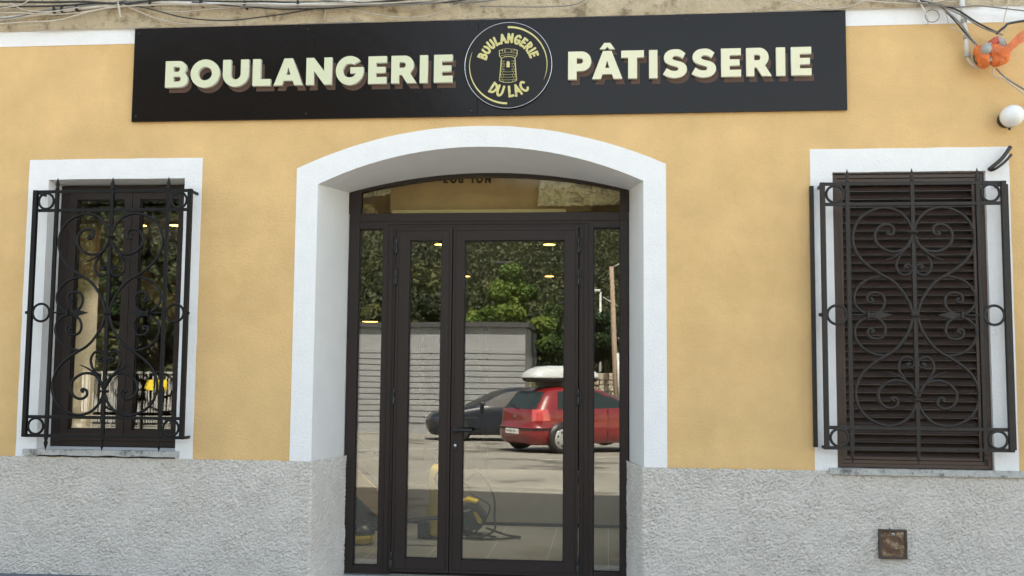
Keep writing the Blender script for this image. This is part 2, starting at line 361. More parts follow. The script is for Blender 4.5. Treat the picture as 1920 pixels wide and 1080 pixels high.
for p, nm in (([(XL0, 0), (-1.913, 0), (-1.812, .455)], 'roughcast_base'), ([(.132, .455), (.223, 0), (XR0, 0)], 'roughcast_base')):
    x0 = min(max(p[0][0], -4.6), 9); lo = -.35
    pl = [(max(q[0], -4.7), q[1]) if q[0] < -4.7 else (min(q[0], 3.6), q[1]) if q[0] > 3.6 else q for q in p]
    relief(nm, pl, lo, PT, .0040, h_rough, M['rough'], B, ztop=lambda x, u: PT+.006+.005*noise.noise(Vector((u*14, 2, 1)))+(.012 if 0 else 0))
MB().box(XL0, -4.69, -.004, .2, -.4, PT-.002).build('roughcast_base', M['rough'], B)
MB().box(3.59, XR0, -.004, .2, -.4, PT-.002).build('roughcast_base', M['rough'], B)
# body of the house: side walls, back wall, roof (all light tight)
hb = MB(); hb.box(XL0, XL0+.3, .3, 9, -.6, TOP); hb.box(XR0-.3, XR0, .3, 9, -.6, TOP); hb.box(XL0, XR0, 9, 9.3, -.6, TOP)
hb.build('side_wall', M['old'], B)
rf = MB(); rf.add([(XL0-.3, -.45, TOP+.0), (XR0+.3, -.45, TOP+.0), (XR0+.3, 9.6, TOP), (XL0-.3, 9.6, TOP), (XL0-.3, 4.6, TOP+1.6), (XR0+.3, 4.6, TOP+1.6)],
     [(0, 1, 5, 4), (3, 4, 5, 2), (0, 4, 3), (1, 2, 5), (0, 3, 2, 1)]); rf.build('roof', M['roof'], B)
# masonry behind the facade, round the openings (keeps light out)
mz = MB(); t0, t1 = .055, .47
mz.box(XL0, LW[0]-.01, t0, t1, -.5, 4.3); mz.box(LW[1]+.01, -1.93, t0, t1, -.5, 4.3); mz.box(LW[0]-.01, LW[1]+.01, .165, t1, -.5, LW[2]-.02); mz.box(LW[0]-.01, LW[1]+.01, t0, t1, LW[3]+.01, 4.3)
mz.box(.24, RW[0]-.01, t0, t1, -.5, 4.3); mz.box(RW[1]+.01, XR0, t0, t1, -.5, 4.3); mz.box(RW[0]-.01, RW[1]+.01, .165, t1, -.5, RW[2]-.02); mz.box(RW[0]-.01, RW[1]+.01, t0, t1, RW[3]+.01, 4.3)
mz.box(-1.93, .24, t0, t1, 2.87, 4.3); mz.build('masonry', M['old'], B)
MB().box(LW[0]-.06, LW[0]+.004, .212, .70, LW[2]-.03, LW[3]+.05).build('inner_reveal', M['curtain'], B)
MB().box(LW[0]-.06, LW[1]+.06, .212, .70, LW[2]-.06, LW[2]-.012).build('inner_sill', M['curtain'], B)
# window sills
def sill(x0, x1, z):
    s = MB(); n = 60; t = .038
    for i in range(n): 
        a = x0+(x1-x0)*i/n; b = x0+(x1-x0)*(i+1)/n; d = .030+.006*noise.noise(Vector((a*12, 0, 5)))
        s.box(a, b-.0002, -d, .15, z-t+.006*noise.noise(Vector((a*9, 3, 0))), z)
    return s.build('window_sill', M['marble'], B)
sill(-3.87, -2.80, .846); sill(1.352, 2.56, .813)
# threshold
MB().box(-1.86, .19, -.06, .56, -.34, -.012).build('threshold', M['stonestep'], B, bevel=.006)

# ---- entrance joinery
YF = .45
def X(u, v=700): return at(u, v, YF)[0]
fr = MB()
x0, x1 = -1.815, .135
zt0, zt1 = 2.44, 2.48     # transom rail
fr.box(x0, -1.744, YF, YF+.07, 0, 2.66); fr.box(.080, x1, YF, YF+.07, 0, 2.66)       # outer jambs
fr.box(-1.573, -1.477, YF, YF+.07, 0, 2.455); fr.box(-.200, -.101, YF, YF+.07, 0, 2.455)  # mullions
fr.box(-1.744, .080, YF+.001, YF+.071, 2.374, 2.484)
fr.box(-1.744, -1.573, YF, YF+.07, 0, .052); fr.box(-.101, .080, YF, YF+.07, 0, .052)
fr.box(-1.477, -.200, YF+.02, YF+.07, 0, .012)
F = fr.build('entrance_frame', M['alu'], B, bevel=.003)
# arched head piece of the frame
head = arch(x0-.02, x1+.02, 2.484, 2.640, 2.775)
hole = [(x, z) for x, z in arch(-1.738, .078, 2.4845, 2.640-.004, 2.740)]
plate('frame_head', [head, hole], YF+.002, .06, M['alu'], F)
# applied mouldings
mo = MB()
for a, b in ((-1.538, -1.532), (-1.500, -1.496), (-.170, -.166), (-.140, -.134)): mo.box(a, b, YF-.006, YF, .01, 2.40)
mo.box(-1.538, -.134, YF-.006, YF, 2.402, 2.407); mo.box(-1.80, .12, YF-.005, YF, 2.424, 2.428); mo.build('frame_moulding', M['alu'], F, bevel=.001)
def pane(name, x0, x1, z0, z1, y, parent, m='glass', t=.020):
    bd = MB()
    for r in (rect(x0-.004, x0+.006, z0, z1), rect(x1-.006, x1+.004, z0, z1), rect(x0, x1, z0-.004, z0+.006), rect(x0, x1, z1-.006, z1+.004)):
        xx = [p[0] for p in r]; zz = [p[1] for p in r]; bd.box(min(xx), max(xx), y-.006, y+.001, min(zz), max(zz))
    bd.build('gasket', M['gasket'], parent)
    return MB().box(x0, x1, y, y+t, z0, z1).build(name, M[m], parent)
for a, b in ((-1.744, -1.573), (-.101, .080)): pane('sidelight_pane', a, b, .052, 2.374, YF+.03, F)
pane_t = plate('transom_pane', [[(x, z) for x, z in arch(-1.738, .078, 2.484, 2.636, 2.740)]], YF+.03, .012, M['glassclear'], F)
def leaf(x0, x1, gx0, gx1, label):
    l = empty('door_leaf', (0, 0, 0)); l.parent = B; tag(l, label)
    m = MB(); y0, y1 = YF-.018, YF+.05; z0, z1 = .022, 2.380; g0, g1 = .112, 2.288
    m.box(x0, gx0, y0, y1, z0, z1); m.box(gx1, x1, y0, y1, z0, z1); m.box(gx0, gx1, y0, y1, z0, g0); m.box(gx0, gx1, y0, y1, g1, z1)
    m.box(x0+.018, x0+.021, y0-.004, y0, z0+.02, z1-.02); m.box(x1-.021, x1-.018, y0-.004, y0, z0+.02, z1-.02); m.box(x0+.021, x1-.021, y0-.004, y0, z1-.024, z1-.021); m.box(x0+.021, x1-.021, y0-.004, y0, z0+.021, z0+.024)
    return l, m, (gx0, gx1, g0, g1)
L1, m1, g1_ = leaf(-1.472, -1.078, -1.377, -1.153, 'narrow door leaf'); 
L2, m2, g2_ = leaf(-1.072, -.205, -.991, -.300, 'wide door leaf with the lever handle')
for Lf, mm, g_ in ((L1, m1, g1_), (L2, m2, g2_)):
    mm.build('leaf_frame', M['alu'], Lf, bevel=.002); pane('door_pane', g_[0], g_[1], g_[2], g_[3], YF+.008, Lf)
for Lf, x, zs_ in ((L1, -1.474, (2.25, 2.03, 1.205, .10)), (L2, -.203, (2.25, 2.03, 1.215, .10))):
    for z in zs_:
        h = MB(); h.lathe([(.009, -.055), (.011, -.05), (.011, -.002), (.0085, 0), (.011, .002), (.011, .05), (.009, .055)], (x, YF-.022, z), k=12); h.box(x-.018, x+.018, YF-.014, YF-.0182+.006, z-.04, z+.04)
        h.build('hinge', M['black'], Lf)
hd = MB(); hx, hz = -1.040, .985
hd.box(hx-.016, hx+.016, YF-.03, YF-.018, hz-.02, hz+.02); hd.tube([(hx, YF-.03, hz), (hx, YF-.065, hz), (hx+.02, YF-.072, hz), (hx+.120, YF-.070, hz)], .0115, 10)
hd.build('handle', M['black'], L2, bevel=.002)
lk = MB(); lk.box(hx-.012, hx+.012, YF-.026, YF-.018, hz-.135, hz-.085); lk.build('lock_plate', M['black'], L2, bevel=.002)
MB().lathe([(.011, -.005), (.011, 0)], (hx, YF-.027, hz-.106), 'y', 12).build('lock_cylinder', M['chrome'], L2)

# ---- left window joinery
YW = .13
wn_ = empty('window', (0, 0, 0)); wn_.parent = B
wx0, wx1, wz0, wz1 = -3.775, -2.838, .852, 2.640
f = MB(); f.box(wx0, wx0+.075, YW, YW+.07, wz0, wz1); f.box(wx1-.04, wx1, YW, YW+.07, wz0, wz1); f.box(wx0+.075, wx1-.04, YW, YW+.07, wz0, wz0+.05); f.box(wx0+.075, wx1-.04, YW, YW+.07, wz1-.055, wz1)
f.build('window_frame', M['alu'], wn_, bevel=.003)
mid = at(238, 600, YW)[0]
for a, b in ((wx0+.070, mid+.01), (mid+.012, wx1-.03)):
    c = MB(); y0 = YW-.012; z0, z1 = wz0+.045, wz1-.045
    c.box(a, a+.055, y0, y0+.06, z0, z1); c.box(b-.055, b, y0, y0+.06, z0, z1); c.box(a+.055, b-.055, y0, y0+.06, z0, z0+.075); c.box(a+.055, b-.055, y0, y0+.06, z1-.055, z1)
    c.build('casement', M['alu'], wn_, bevel=.003)
    pane('window_pane', a+.055, b-.055, z0+.075, z1-.055, YW+.012, wn_, 'glasswin', .016)
# ---- right window: closed louvred shutter
sh = empty('louvred_shutter', (0, 0, 0)); sh.parent = B
YS = .035; f = MB(); sx0, sx1, sz0, sz1 = RW[0]+.004, RW[1]-.004, RW[2]+.004, RW[3]-.012
for d, y in ((0, YS-.012), (.022, YS), (.046, YS+.010)):
    w = .022 if d < .04 else .018; a0, a1, b0, b1 = sx0+d, sx1-d, sz0+d, sz1-d
    f.box(a0, a0+w, y, YS+.06, b0, b1); f.box(a1-w, a1, y, YS+.06, b0, b1); f.box(a0+w, a1-w, y, YS+.06, b0, b0+w); f.box(a0+w, a1-w, y, YS+.06, b1-w, b1)
f.build('shutter_frame', M['shutterbrown'], sh, bevel=.0015)
nsl = 34; zz0, zz1 = sz0+.070, sz1-.085
for i in range(nsl):
    z = zz0+(zz1-zz0)*i/(nsl-1); s = MB(); h = .024; yb = YS+.048; yf = YS+.012
    prof = [(yb, z+h*.72), (yb-.006, z+h*.80), (yf+.010, z-h*.30), (yf, z-h*.62), (yf, z-h*.80), (yf+.008, z-h*.66), (yb, z+h*.50)]
    n = len(prof); vs = [(x, p[0], p[1]) for x in (sx0+.064, sx1-.064) for p in prof]
    s.add(vs, [(j, (j+1) % n, n+(j+1) % n, n+j) for j in range(n)]+[tuple(range(n)), tuple(range(2*n-1, n-1, -1))]); s.build('slat', M['slat'], sh)
MB().box(sx0, sx1, YS+.062, YS+.075, sz0, sz1).build('shutter_backing', M['gasket'], sh)

# ------------------------------------------------------------------ wrought iron grilles
def grille(origin, m, label, posts):
    """local frame: x from centre bar, z from centre collar; y=0 at the wall face, bars at y=-.12"""
    G = empty('window_grille', origin, label=label, cat='window grille', group='wrought iron grilles over the two windows')
    Y0 = -.12; ox, ix = .535, .385; r1, r2, r3, r4 = .812, .686, -.678, -.800
    def vbar(name, x, z0, z1, w=.011, y=Y0):
        return MB().box(x-w, x+w, y-w, y+w, z0, z1).build(name, m, G, bevel=.002)
    for s in (-1, 1): vbar('outer_post', s*ox, r4-.008, r1+.010, .0145)
    if posts:
        for s in posts: vbar('wall_post', s*(ox+.048), r4-.004, r1+.006, .0125, -.03)
    for s in (-1, 1):
        for z in (r1, r4): MB().box(s*ox-.006 if s > 0 else s*ox-.006, s*ox+.006, -.108, .02, z-.012, z+.006).build('wall_bracket', m, G)
    for s in (-1, 0, 1):
        b = MB(); x = s*ix; b.box(x-.0112, x+.0112, Y0-.0078, Y0+.0098, r4-.015, r1+.015)
        b.lathe([(.0095, 0), (.0125, .004), (.0125, .010), (.008, .014), (.0135, .030), (.011, .046), (.003, .072), (.0008, .080)], (x, Y0, r1+.014), k=10)
        b.lathe([(.0008, -.080), (.003, -.072), (.011, -.046), (.0135, -.030), (.008, -.014), (.0125, -.010), (.0125, -.004), (.0095, 0)], (x, Y0, r4-.014), k=10)
        b.build('spear_bar', m, G)
    for z in (r1, r2, r3, r4): MB().box(-ox-.016, ox+.016, Y0-.006, Y0+.006, z-.0105, z+.0105).build('rail', m, G, bevel=.002)
    def ring(x, z, r=.052):
        t = MB(); n = 28; pts = [(x+r*math.cos(2*PI*i/n), Y0, z+r*math.sin(2*PI*i/n)) for i in range(n+1)]; t.tube(pts, .0082, 8, caps=False); t.build('ring', m, G)
    for s in (-1, 1):
        xm = s*(ox+ix)/2
        ring(xm, (r1+r2)/2); ring(xm, (r3+r4)/2); ring(xm, .005, .058)
        st = MB(); st.tube([(s*(ox+.018), Y0, .005), (xm+s*.058, Y0, .005)], .006, 6); st.tube([(xm-s*.058, Y0, .005), (s*(ix-.10), Y0, .005)], .006, 6)
        st.lathe([(.001, -.020), (.010, -.014), (.012, -.004), (.010, .004)], (s*(ox+.018), Y0, .005), 'x', 8); st.build('side_stub', m, G)
    # scroll work: traced left half, in photo pixels of the right window, made symmetrical
    cA = lambda x, y: (1510+x/3.7231, 310+y/3.7231); 
    def loc(x, y):
        u, v = cA(x, y); X_, Z_ = at(u, v, -.12)
        return X_, Z_
    # centre bar x at that height
    def L(pts):
        out = []
        for x, y in pts:
            X_, Z_ = loc(x, y); cx_ = at(1709+(cA(x, y)[1]-436)*.0445, cA(x, y)[1], -.12)[0]
            out.append((X_-cx_, Z_-(1.40+.343)))
        return out
    big = L([(737, 470), (722, 420), (690, 370), (640, 325), (575, 300), (505, 298), (430, 325), (365, 375), (327, 450), (322, 530), (345, 600), (385, 660), (450, 715), (520, 760), (600, 805), (665, 870), (715, 945), (742, 1010), (752, 1052)])
    arcC = L([(545, 772), (490, 778), (425, 800), (370, 845), (340, 905), (345, 965), (380, 1010), (430, 1040)])
    side = L([(450, 1040), (500, 1032), (540, 1000), (553, 950), (535, 905), (495, 888), (450, 895), (430, 920), (435, 950), (462, 955), (470, 938), (460, 934)])
    inner = L([(733, 490), (715, 540), (685, 580), (640, 600), (580, 602), (520, 575), (480, 530), (474, 480), (498, 435), (540, 415), (580, 420), (604, 445), (600, 475), (575, 487), (560, 478), (568, 470)])
    heart = L([(730, 510), (700, 560), (660, 620), (634, 665), (632, 715), (660, 758), (700, 765), (735, 745), (738, 710), (712, 692), (690, 703), (695, 718), (706, 714)])
    tend = L([(728, 520), (700, 570), (650, 615), (600, 645), (545, 665)])
    def sc(name, pts, ctl=None, r=.0094, taper=False, ball=False):
        for sx in (-1, 1):
            for sz in (1, -1):
                P = [Vector((p[0]*-sx*1.0, Y0+.0, p[1]*sz)) for p in pts]
                C = catmull(P, 5); n = len(C); t = MB()
                rr = [r*(1-.85*(i/n)**2) if taper else r for i in range(n)]
                off = {'big_scroll': 0, 'inner_scroll': -.004, 'heart_scroll': .004, 'tendril': -.007, 'side_arc': .005, 'side_scroll': .003}[name]
                C = [c+Vector((0, off, 0)) for c in C]
                t.tube(C, rr, 8)
                if ball:
                    e = C[-1]; t.lathe([(.001, -.0115), (.009, -.008), (.0135, 0), (.009, .008), (.001, .0115)], e, 'y', 10)
                t.build(name, m, G)
    sc('big_scroll', big); sc('inner_scroll', inner, ball=True); sc('heart_scroll', heart, r=.0086, ball=True); sc('tendril', tend, r=.009, taper=True)
    sc('side_arc', arcC, r=.0088); sc('side_scroll', side, r=.0088, ball=True)
    zc = (big[0][1]+.0)
    for z in (zc, 0, -zc):
        c = MB(); c.box(-.026, .026, Y0-.016, Y0+.016, z-.008, z+.008); c.lathe([(.030, -.003), (.030, .003)], (0, Y0, z), k=12); c.build('collar', m, G, bevel=.003)
    sx_ = L([(440, 1040)])[0][0]
    for s in (-1, 1):
        c = MB(); c.box(s*sx_-.008, s*sx_+.008, Y0-.013, Y0+.013, -.016, .026); c.build('collar', m, G, bevel=.002)
        a = MB(); x0 = s*sx_; d = -s*(1 if sx_ > 0 else -1)
        tp = [(0, .006), (.035, .006), (.055, .0235), (.075, .021), (.10, .012), (.142, .0005)]
        vs = [(x0+d*p, Y0+q, .005+h*sg) for q in (-.005, .005) for p, h in tp for sg in (1, -1)]
        n = len(tp); fs = []
        for i in range(n-1):
            fs += [(2*i, 2*i+1, 2*i+3, 2*i+2), (2*n+2*i, 2*n+2*i+2, 2*n+2*i+3, 2*n+2*i+1), (2*i, 2*i+2, 2*n+2*i+2, 2*n+2*i), (2*i+1, 2*n+2*i+1, 2*n+2*i+3, 2*i+3)]
        a.add(vs, fs); a.build('spearhead', m, G, bevel=.002)
    return G
grille((1.850, 0, 1.743), M['iron2'], 'black wrought iron grille with scrolls over the closed louvred shutter', (-1, 1))
grille((-3.272, 0, 1.742), M['iron'], 'black wrought iron grille with scrolls over the glazed window', None)

# ------------------------------------------------------------------ sign
SG = empty('shop_sign', (0, 0, 0), label='long dark fascia sign reading BOULANGERIE PÂTISSERIE above the arched door', cat='sign')
seam = at(896, 130, -.02)[0]; sz0, sz1 = 3.046, 3.692
for a, b in ((-3.213, seam-.001), (seam+.001, 1.499)):
    p = MB(); p.box(a, b, -.022, -.0045, sz0, sz1); p.build('sign_panel', M['panel'], SG, bevel=.0015)
for a in (-3.18, -2.0, seam-.04, seam+.04, .5, 1.465):
    for z in (sz0+.035, sz1-.035):
        MB().lathe([(.006, -.003), (.0055, 0)], (a, -.0225, z), 'y', 10).build('screw', M['cableb'], SG)
def arcp(cx, cz, rx, rz, a0, a1, n=18): return [(cx+rx*math.cos(R_(a0+(a1-a0)*i/n)), cz+rz*math.sin(R_(a0+(a1-a0)*i/n))) for i in range(n+1)]
def smooth_runs(runs):
    out = []
    for r in runs: out += [(p[0], p[1]) for p in catmull([(*q, 0) for q in r], 5)]
    return out
s = .305
GL = {
 'I': (s, [rect(0, s, 0, 1)]),
 'L': (.70, [[(0, 0), (.70, 0), (.70, .25), (s, .25), (s, 1), (0, 1)]]),
 'T': (.79, [[(.24, 0), (.55, 0), (.55, .75), (.79, .75), (.79, 1), (0, 1), (0, .75), (.24, .75)]]),
 'E': (.71, [[(0, 0), (.71, 0), (.71, .24), (s, .24), (s, .39), (.66, .39), (.66, .61), (s, .61), (s, .76), (.71, .76), (.71, 1), (0, 1)]]),
 'N': (.99, [[(0, 0), (s, 0), (s, .50), (.70, 0), (.99, 0), (.99, 1), (.69, 1), (.69, .50), (.29, 1), (0, 1)]]),
 'A': (1.12, [[(0, 0), (.32, 0), (.385, .17), (.735, .17), (.80, 0), (1.12, 0), (.72, 1), (.40, 1)], [(.475, .39), (.56, .66), (.645, .39)]]),
 'O': (1.12, [arcp(.56, .5, .56, .535, 0, 359, 56), arcp(.56, .5, .265, .255, 0, 359, 40)]),
 'U': (.99, [[(0, 1)]+arcp(.495, .46, .495, .48, 180, 360)+[(.99, 1), (.685, 1)]+arcp(.495, .46, .19, .20, 360, 180)+[(s, 1)]]),
 'P': (.82, [[(0, 0), (s, 0), (s, .30), (.47, .30)]+arcp(.47, .65, .35, .35, -90, 90)+[(0, 1)], [(s, .56), (s, .76)]+arcp(.43, .66, .10, .10, 90, -90)]),
 'R': (.97, [[(0, 0), (s, 0), (s, .30), (.40, .30), (.60, 0), (.97, 0), (.72, .365)]+arcp(.50, .66, .36, .34, -50, 90)+[(0, 1)], [(s, .56), (s, .76)]+arcp(.45, .66, .10, .10, 90, -90)]),
 'B': (.85, [[(0, 0)]+arcp(.55, .285, .30, .285, -90, 42)+arcp(.50, .735, .29, .265, -38, 90)+[(0, 1)], [(s, .59), (s, .78)]+arcp(.47, .685, .075, .095, 90, -90), [(s, .22), (s, .41)]+arcp(.50, .315, .085, .095, 90, -90)]),
 'G': (1.10, [[(1.09, .62)]+arcp(.56, .5, .54, .535, 0, -318, 50)+arcp(.56, .5, .265, .255, -302, -25, 34)+[(.80, .395), (.58, .395), (.58, .62)]]),
 'S': (.87, [smooth_runs([[(.80, .86), (.62, .985), (.44, 1.012), (.22, .975), (.07, .85), (.035, .70), (.09, .56), (.25, .46), (.42, .41), (.52, .37), (.55, .31), (.51, .255), (.42, .235), (.28, .26), (.13, .345)],
      [(.0, .13), (.16, .035), (.42, -.015), (.68, .04), (.82, .17), (.85, .32), (.80, .45), (.66, .55), (.48, .60), (.37, .64), (.335, .70), (.37, .755), (.46, .775), (.58, .75), (.70, .68)]])]),
 '^': (.6, [[(.28, 1.07), (.45, 1.29), (.67, 1.29), (.84, 1.07), (.64, 1.07), (.56, 1.155), (.48, 1.07)]]),
}
def word(txt, lefts, rights, ybase, ytop, ox_, sc_, mface):
    """each letter: raised face + pale edge body, with a flat brown backing letter printed lower right"""
    for ch, l, r_ in zip(txt, lefts, rights):
        uL, uR = ox_+l/sc_, ox_+r_/sc_; uM = (uL+uR)/2
        vb = ybase[0]+(ybase[1]-ybase[0])*(uM-ybase[2])/(ybase[3]-ybase[2]); vt = ytop[0]+(ytop[1]-ytop[0])*(uM-ytop[2])/(ytop[3]-ytop[2])
        xl, z0 = at(uL, vb, -.05); xr, _ = at(uR, vb, -.05); _, z1 = at(uM, vt, -.05)
        key = 'A' if ch == 'Â' else ch; w, cs = GL[key]; sx, sz = (xr-xl)/w, (z1-z0)
        def tr(c, dx=0, dz=0): return [(xl+p[0]*sx+dx, z0+p[1]*sz+dz) for p in c]
        grp = [cs]+([GL['^'][1]] if ch == 'Â' else [])
        for g_ in grp:
            nm = 'raised_letter' if g_ is cs else 'circumflex'
            body = plate(nm, [tr(c) for c in g_], -.046, .0225, M['ivory'], SG)
            plate('letter_face', [tr(c) for c in g_], -.0500, .0038, mface, body)
            plate('letter_backing', [tr(c, .019, -.030) for c in g_], -.0240, .0018, M['brownprint'], body)
word('BOULANGERIE', [220, 352, 520, 676, 787, 956, 1108, 1280, 1400, 1549, 1623], [337, 503, 655, 770, 938, 1090, 1256, 1376, 1533, 1591, 1720],
     (458/2.783, 430/2.783, 309, 848), (320/2.783, 284/2.783, 309, 848), 230, 2.783, M['cream'])
word('PÂTISSERIE', [518, 632, 770, 902, 968, 1104, 1244, 1363, 1505, 1576], [628, 775, 878, 942, 1084, 1222, 1338, 1483, 1548, 1672],
     (378/2.526, 356/2.526, 1065, 1522), (245/2.526, 221/2.526, 1065, 1522), 860, 2.526, M['cream2'])
# round emblem
LX, LZ, LR = -.651, 3.376, .287
D = MB(); D.lathe([(LR, -.018), (LR, 0)], (LX, -.0222, LZ), 'y', 96, smooth=False); dd = D.build('emblem_disc', M['disc'], SG)
rg = MB(); rg.tube([(LX+(LR-.002)*math.cos(2*PI*i/96), -.0405, LZ+(LR-.002)*math.sin(2*PI*i/96)) for i in range(97)], .0024, 6, caps=False); rg.build('emblem_rim', M['chrome'], dd)
def taper_arc(a0, a1, r, w):
    n = 60; o = []; i_ = []
    for k in range(n+1):
        t = k/n; a = R_(a0+(a1-a0)*t); ww = w*(1-t)**.7+.0006
        o.append((LX+(r+ww/2)*math.cos(a), LZ+(r+ww/2)*math.sin(a))); i_.append((LX+(r-ww/2)*math.cos(a), LZ+(r-ww/2)*math.sin(a)))
    return o+i_[::-1]
plate('emblem_arc', [taper_arc(91, -24, LR*.885, .0125)], -.0420, .0018, M['gold'], dd)
plate('emblem_arc', [taper_arc(269, 158, LR*.885, .0125)], -.0420, .0018, M['gold'], dd)
SK = {  # rounded hand-lettered strokes, box 0..w x 0..1
 'B': (.62, [[(.08, 0), (.10, 1)], [(.10, .97), (.42, .92), (.50, .76), (.36, .56), (.12, .52)], [(.12, .52), (.48, .46), (.58, .25), (.42, .05), (.08, .02)]]),
 'O': (.75, [[(.37, 1), (.12, .82), (.05, .45), (.20, .08), (.42, .02), (.64, .22), (.70, .58), (.58, .90), (.37, 1)]]),
 'U': (.66, [[(.08, 1), (.06, .40), (.20, .06), (.42, .06), (.58, .36), (.60, 1)]]),
 'L': (.50, [[(.10, 1), (.06, .04)], [(.06, .04), (.46, .08)]]),
 'A': (.70, [[(.04, 0), (.34, 1)], [(.34, 1), (.66, 0)], [(.16, .36), (.54, .36)]]),
 'N': (.70, [[(.07, 0), (.10, 1)], [(.10, 1), (.58, .04)], [(.58, .04), (.62, 1)]]),
 'G': (.72, [[(.64, .86), (.44, 1), (.16, .82), (.06, .42), (.22, .06), (.50, .02), (.66, .22), (.66, .42)], [(.66, .42), (.40, .42)]]),
 'E': (.55, [[(.10, 1), (.08, .02)], [(.10, .98), (.50, .96)], [(.09, .52), (.44, .52)], [(.08, .03), (.50, .05)]]),
 'R': (.64, [[(.08, 0), (.10, 1)], [(.10, .97), (.46, .90), (.52, .68), (.38, .48), (.12, .44)], [(.20, .44), (.58, .02)]]),
 'I': (.20, [[(.10, 0), (.10, 1)]]), 'D': (.66, [[(.08, 0), (.10, 1)], [(.10, .98), (.46, .86), (.60, .52), (.44, .12), (.08, .02)]]),
 'C': (.66, [[(.60, .84), (.40, 1), (.14, .80), (.06, .42), (.22, .06), (.46, .02), (.62, .18)]]), ' ': (.34, []) }
def arctext(txt, r, a_mid, size, inward, span, flip):
    w = sum(SK[c][0]+.19 for c in txt)-.19; k = R_(span)/w; cur = 0
    for c in txt:
        cw, st = SK[c]; mid_ = cur+cw/2; cur += cw+.19
        th = R_(a_mid)+(k*(w/2-mid_) if not flip else -k*(w/2-mid_))
        tx, tz = (math.sin(th), -math.cos(th)) if not flip else (-math.sin(th), math.cos(th)); nx, nz = (math.cos(th), math.sin(th)) if not flip else (-math.cos(th), -math.sin(th))
        bx, bz = LX+r*math.cos(th), LZ+r*math.sin(th)
        m = MB()
        for q, s_ in enumerate(st):
            P = []
            for p in (catmull([(*a, 0) for a in s_], 5) if len(s_) > 2 else [Vector((*a, 0)) for a in s_]):
                x = (p[0]-cw/2)*size*.92; z = p[1]*size; P.append((bx+tx*x+nx*z, -.0412-.0003*q, bz+tz*x+nz*z))
            e0, e1 = Vector(P[0]), Vector(P[-1]); m.tube(P, .0080, 8, flat=.18)
            for e in (e0, e1): m.lathe([(.0080, -.0015), (.0080, .0008)], e-Vector((0, .0002*q, 0)), 'y', 12, smooth=False)
        if st: m.build('emblem_letter', M['gold'], dd)
arctext('BOULANGERIE', LR*.53, 91, .054, False, 148, False)
arctext('DU LAC', LR*.735, 272, .066, True, 78, True)
# small round tower drawing in the middle of the emblem
tw = MB(); ty = -.0424
def ln(pts, w): tw.tube([(LX+p[0]*LR, ty, LZ+p[1]*LR) for p in pts], w, 6, flat=.25)
zt, zn, zb_ = .30, .22, -.39
for sgn in (-1, 1): ln([(sgn*.155, .16), (sgn*.165, .0), (sgn*.18, -.2), (sgn*.195, -.36)], .0030)
for sgn in (-1, 1): ln([(sgn*.155, .16), (sgn*.20, .22), (sgn*.205, .34), (sgn*.13, .36)], .0026)
ln([(-.155, .16), (-.08, .195), (0, .20), (.08, .195), (.155, .16)], .0022); ln([(-.195, -.36), (-.1, -.395), (0, -.405), (.1, -.395), (.195, -.36)], .0018)
for a, b in ((-.13, -.085), (-.065, .065), (.085, .13)): ln([(a, .30), (a, .37 if a < -.1 or b > .1 else .385), (b, .375), (b, .30)], .0012)
ln([(-.19, .27), (0, .30), (.19, .27)], .0010); ln([(-.17, .22), (0, .245), (.17, .22)], .0010)
for i in range(8):
    z = .10-i*.062; w = .165+.03*(i/8); inn = .07 if i < 4 else 0
    for sgn in (-1, 1):
        ln([(sgn*w, z), (sgn*max(inn, .0), z-.012)], .0009)
        for q in (.55, .85) if i % 2 else (.7,): 
            if q*w > inn: ln([(sgn*w*q, z), (sgn*w*q, z-.058)], .0008)
tw.build('emblem_tower', M['gold'], dd)
plate('emblem_tower_window', [[(LX+p[0]*LR, LZ+p[1]*LR) for p in [(-.036, -.05), (.036, -.05), (.036, .06), (.022, .09), (-.022, .09), (-.036, .06)]]], -.0424, .001, M['gold'], dd)

# ------------------------------------------------------------------ cables, conduit, junction box
def cable(name, pts, r, m, label, cat='cable', y=None, group='cables slung along the top of the facade', n=8, lump=.0):
    P = [Vector((*(lambda q: (q[0], p[2], q[1]))(at(p[0], p[1], p[2])),)) for p in pts]
    C = catmull(P, n); C = [c+Vector(noise.noise_vector(c*4))*lump for c in C]
    o = MB().tube(C, r, 8).build(name, M[m]); return tag(o, label, cat, group)
PIPE = cable('conduit_pipe', [(-60, 42, -.05), (60, 28, -.05), (140, 17, -.05), (220, 8, -.05), (300, 5, -.05), (420, 8, -.05), (500, 9, -.05), (620, 6, -.05), (760, -6, -.05)], .013, 'conduit', 'thick white conduit running along the plaster at the top left', 'conduit', group=None, lump=.006)
cable('cable', [(-60, 50, -.07), (40, 42, -.08), (110, 38, -.09), (170, 22, -.07), (225, 12, -.07), (330, 10, -.07), (470, 12, -.07), (620, 8, -.07), (800, -8, -.07)], .0055, 'cablew', 'pale cable sagging just under the white conduit', lump=.006)
cable('cable', [(-60, 26, -.06), (30, 24, -.08), (90, 27, -.07), (150, 24, -.07), (205, 13, -.07), (225, 6, -.07)], .0050, 'cablew', 'short pale cable joining the bundle at far left', lump=.006)
cable('cable', [(222, 4, -.07), (224, 18, -.075), (226, 33, -.07)], .0075, 'cablew', 'cut pale cable end hanging straight down', lump=.003)
cable('cable', [(225, 6, -.07), (262, 22, -.06), (300, 37, -.05), (345, 45, -.04), (400, 44, -.04)], .0045, 'cablew', 'pale cable dropping to the white band left of the sign', lump=.003)
cable('cable', [(225, 5, -.07), (280, 17, -.07), (340, 32, -.07), (400, 38, -.07), (450, 37, -.07), (520, 28, -.07), (620, 12, -.07), (700, 5, -.07), (820, -6, -.07)], .0045, 'cableb', 'dark cable in a long shallow loop above the sign', lump=.004)
